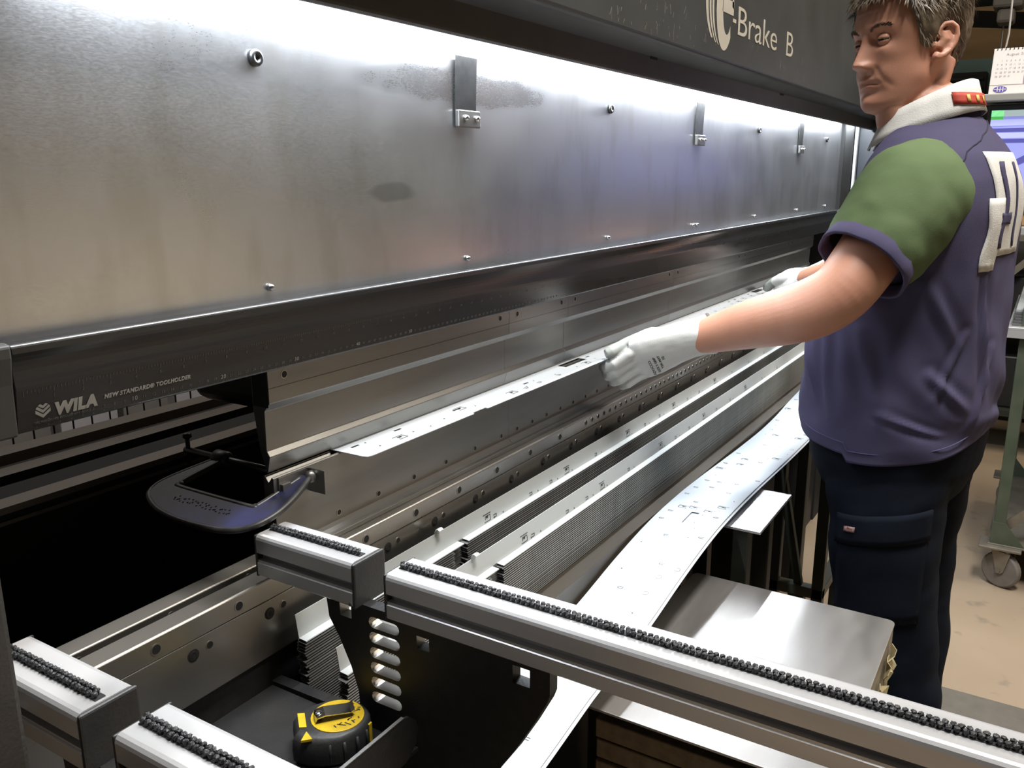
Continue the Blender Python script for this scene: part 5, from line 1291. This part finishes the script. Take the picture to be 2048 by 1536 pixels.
# ---------------------------------------------------------------- gloves
gw = mat('glove_white', (0.66, 0.65, 0.615), 0.75, c2=(0.585, 0.575, 0.54), scale=16, bump=0.35, bscale=700)
gg = mat('glove_coating', (0.24, 0.25, 0.235), 0.5, c2=(0.33, 0.335, 0.30), scale=40, bump=0.2, bscale=150)
def section(c, w, n, a, b, k=22, ex=2.3):
    return [Vector(c) + w * a * se(math.cos(2 * PI * i / k), ex) + n * b * se(math.sin(2 * PI * i / k), ex) for i in range(k)]
g = MB()
wd = Vector((-0.05, 0.012, 0.070)).normalized(); hdir = (Vector((1.455, 0.635, 1.066)) - Vector((1.512, 0.515, 1.1135))).normalized()
wd = (wd - hdir * wd.dot(hdir)).normalized(); nd = hdir.cross(wd)
PALM = [((1.514, 0.508, 1.1150), 0.0370, 0.0355), ((1.508, 0.525, 1.1105), 0.0355, 0.0325), ((1.500, 0.548, 1.1030), 0.0375, 0.0290), ((1.489, 0.577, 1.0900), 0.0440, 0.0255), ((1.477, 0.603, 1.0765), 0.0490, 0.0225), ((1.466, 0.626, 1.0660), 0.0485, 0.0195), ((1.461, 0.640, 1.0620), 0.0430, 0.0150)]
g.loft([section(c, wd, nd, a, b) for c, a, b in PALM])
THB = [(1.494, 0.580, 1.106), (1.480, 0.612, 1.1065), (1.462, 0.637, 1.098), (1.443, 0.656, 1.0865), (1.428, 0.671, 1.0785), (1.420, 0.679, 1.0755)]
g.tube(THB, [0.018, 0.0165, 0.0138, 0.0136, 0.0128, 0.0085], 18)
FING = [[(1.462, 0.620, 1.090), (1.441, 0.644, 1.076), (1.431, 0.664, 1.058), (1.436, 0.684, 1.046), (1.450, 0.697, 1.043)],
        [(1.468, 0.620, 1.074), (1.449, 0.648, 1.058), (1.440, 0.668, 1.040), (1.447, 0.686, 1.029), (1.461, 0.694, 1.029)],
        [(1.476, 0.615, 1.056), (1.461, 0.645, 1.041), (1.453, 0.664, 1.024), (1.461, 0.680, 1.015), (1.475, 0.686, 1.016)],
        [(1.486, 0.610, 1.042), (1.476, 0.636, 1.027), (1.470, 0.654, 1.012), (1.478, 0.668, 1.005), (1.491, 0.672, 1.008)]]
for f, r in zip(FING, (0.0125, 0.0125, 0.0115, 0.0100)): g.tube(f, [r * 1.1, r * 1.05, r, r * 0.95, r * 0.75], 16)
def glove(mb_, label, thumb):
    me = remesh(mb_, 0.0019, 2, 0.5, 'glove')
    for v in me.vertices:
        q = v.co * 60; v.co += Vector((noise.noise(q), noise.noise(q + Vector((9, 0, 0))), noise.noise(q + Vector((0, 9, 0))))) * 0.0009
    o = from_mesh('glove', me, [gw, gg], man, label)
    off = origin(man); tl = [Vector(p) for p in thumb]
    for p in me.polygons:
        c = p.center + off
        d = min((c - tl[2].lerp(tl[-1], k / 6)).length for k in range(7))
        if d < 0.0175: p.material_index = 1
    return o
gl = glove(g, 'white knitted glove, thumb on the sheet and fingers curled below it', THB)
cuffp = MB(); cuffp.loft([section((1.5155, 0.5035, 1.1165), wd, nd, 0.0378, 0.0362), section((1.5145, 0.5065, 1.1155), wd, nd, 0.0393, 0.0378), section((1.5135, 0.5090, 1.1145), wd, nd, 0.0380, 0.0366)], False, False)
cuffp.build('cuff_binding', mat('cuff_brown', (0.09, 0.07, 0.055), 0.8), gl, smooth=True)
GT = bvh(gl)
def glove_text(txt, size, ctr, ang_):
    me = text_mesh(txt, size, Matrix.Identity(4), M_['ink'], depth=0.0, bold=0.0002, align='CENTER')
    vd = (Vector((0, 0, 1.40)) - Vector(ctr)).normalized(); rt = Vector((0, 0, 1)).cross(vd).normalized(); upv = vd.cross(rt)
    ax = rt * math.cos(ang_) + upv * math.sin(ang_); ay = upv * math.cos(ang_) - rt * math.sin(ang_); off = origin(gl)
    for v in me.vertices:
        w = Vector(ctr) + ax * v.co.x + ay * v.co.y; h = GT.ray_cast(w + vd * 0.1, -vd)[0]
        v.co = (h + vd * 0.0006 if h else w) - off
    o = bpy.data.objects.new('glove_lettering', me); col.objects.link(o); o.parent = gl
for txt, s_, cc in (('10', 0.0070, (1.490, 0.590, 1.0655)), ('TEK-MAT', 0.0060, (1.486, 0.594, 1.0585)), ('SIZE 5 GRIP', 0.0060, (1.483, 0.600, 1.0525)), ('ADOCCO', 0.0065, (1.480, 0.607, 1.0465))):
    glove_text(txt, s_, cc, R(118))
g2 = MB()
h2 = (Vector((2.49, 0.645, 1.090)) - Vector((2.415, 0.548, 1.120))).normalized(); w2 = Vector((0.35, -0.3, 0.9)); w2 = (w2 - h2 * w2.dot(h2)).normalized(); n2_ = h2.cross(w2)
g2.loft([section(c, w2, n2_, a, b) for c, a, b in (((2.345, 0.478, 1.143), 0.044, 0.044), ((2.375, 0.506, 1.133), 0.040, 0.039), ((2.410, 0.540, 1.121), 0.036, 0.033), ((2.430, 0.566, 1.114), 0.037, 0.030), ((2.455, 0.600, 1.104), 0.045, 0.026), ((2.478, 0.630, 1.094), 0.046, 0.021), ((2.488, 0.645, 1.090), 0.040, 0.016))])
TH2 = [(2.445, 0.600, 1.118), (2.458, 0.634, 1.113), (2.474, 0.660, 1.098), (2.488, 0.678, 1.083), (2.494, 0.686, 1.0765)]
g2.tube(TH2, [0.018, 0.016, 0.0138, 0.013, 0.009], 18)
for i, f in enumerate(([(2.480, 0.630, 1.075), (2.500, 0.655, 1.058), (2.510, 0.676, 1.046), (2.505, 0.694, 1.043)], [(2.484, 0.628, 1.060), (2.503, 0.653, 1.043), (2.512, 0.672, 1.030), (2.506, 0.688, 1.028)], [(2.482, 0.622, 1.046), (2.500, 0.646, 1.028), (2.508, 0.663, 1.016), (2.50, 0.677, 1.014)], [(2.478, 0.617, 1.034), (2.493, 0.637, 1.016), (2.499, 0.651, 1.006), (2.49, 0.662, 1.006)])):
    g2.tube(f, [0.0125, 0.012, 0.0112, 0.009], 14)
glove(g2, 'white knitted glove on the far hand, mostly hidden by the forearm', TH2)

# ---------------------------------------------------------------- trousers and boots
tr = MB()
def leg(tab, n=40):
    rg = []
    for i in range(46):
        z = tab[0][0] + (tab[-1][0] - tab[0][0]) * i / 45; cx, cy, rx, ry = cr(tab, z); ring = []
        for j in range(n):
            t = 2 * PI * j / n; p = Vector((cx + rx * se(math.cos(t), 2.3), cy + ry * se(math.sin(t), 2.3), z))
            w = noise.noise(Vector((p.x * 9, p.y * 9, p.z * 16))) * 0.008 + noise.noise(Vector((p.x * 20, p.y * 20, p.z * 34))) * 0.003
            if z < 0.2: w += 0.006 * math.sin(z * 110 + t)
            ring.append(p + Vector((math.cos(t), math.sin(t), 0)) * w)
        rg.append(ring)
    tr.loft(rg)
leg([(0.045, 1.690, 0.150, 0.078, 0.090), (0.15, 1.690, 0.148, 0.076, 0.086), (0.26, 1.688, 0.150, 0.078, 0.086), (0.42, 1.686, 0.164, 0.082, 0.088), (0.566, 1.686, 0.190, 0.086, 0.094), (0.70, 1.690, 0.203, 0.094, 0.100), (0.80, 1.700, 0.210, 0.100, 0.106), (0.90, 1.72, 0.216, 0.105, 0.120)])
leg([(0.045, 1.900, 0.168, 0.078, 0.090), (0.15, 1.900, 0.165, 0.076, 0.086), (0.26, 1.900, 0.168, 0.078, 0.087), (0.42, 1.900, 0.172, 0.082, 0.090), (0.566, 1.900, 0.186, 0.086, 0.096), (0.70, 1.898, 0.190, 0.094, 0.106), (0.80, 1.890, 0.192, 0.100, 0.118), (0.90, 1.87, 0.205, 0.105, 0.130)])
pel = []
for z, w, d in ((0.80, 0.150, 0.125), (0.86, 0.188, 0.150), (0.92, 0.194, 0.156), (0.985, 0.188, 0.152)):
    pel.append([Vector((1.795, 0.214, z)) + FB_ * d * se(math.cos(2 * PI * j / 40), 2.4) + LB_ * w * se(math.sin(2 * PI * j / 40), 2.4) for j in range(40)])
tr.loft(pel)
trou = from_mesh('trousers', remesh(tr, 0.006, 3, 0.5, 'trousers'), navy, man, 'dark navy work trousers with a cargo pocket')
TT = bvh(trou); dX = Vector((1, 0.06, 0)).normalized()
navy2 = mat('pocket_navy', (0.0062, 0.0082, 0.014), 0.85, c2=(0.009, 0.012, 0.019), scale=14, bump=0.3, bscale=700, spec=0.08)
def pk(y0, y1, za, zb, sl): return lambda u, v: Vector((1.60, y0 + (y1 - y0) * u, za + (zb - za) * v + sl * u))
pkt = decal('cargo_pocket', pk(0.274, 0.122, 0.560, 0.765, 0.030), 14, 10, dX, 0.004, navy2, trou, TT, 0.004)
decal('pocket_flap', pk(0.280, 0.118, 0.722, 0.780, 0.030), 14, 5, dX, 0.009, navy2, trou, TT, 0.004)
decal('pocket_label', pk(0.264, 0.244, 0.7505, 0.7615, 0.004), 4, 3, dX, 0.0118, mat('label_dark_red', (0.24, 0.035, 0.035), 0.6, c2=(0.4, 0.3, 0.28), scale=220, amount=0.2), trou, TT, 0.001)
boot = mat('boot_leather', (0.02, 0.017, 0.014), 0.5, c2=(0.03, 0.026, 0.022), scale=40, bump=0.2, bscale=120)
for bx, by in ((1.690, 0.150), (1.900, 0.168)):
    b = MB()
    b.loft([[Vector((bx + w * se(math.cos(t), 2.4), by + yc + l * se(math.sin(t), 2.4), z)) for t in (2 * PI * k / 28 for k in range(28))] for z, w, l, yc in ((0.013, 0.050, 0.140, 0.060), (0.030, 0.052, 0.142, 0.060), (0.052, 0.050, 0.134, 0.055), (0.075, 0.047, 0.105, 0.030), (0.10, 0.046, 0.075, 0.005), (0.15, 0.048, 0.062, -0.004))])
    bo = b.build('boot', boot, man, smooth=True)
    b = MB(); b.loft([[Vector((bx + 0.053 * se(math.cos(t), 2.4), by + 0.060 + 0.144 * se(math.sin(t), 2.4), z)) for t in (2 * PI * k / 28 for k in range(28))] for z in (0.0122, 0.032)]); b.build('sole', M_['rubber'], bo)
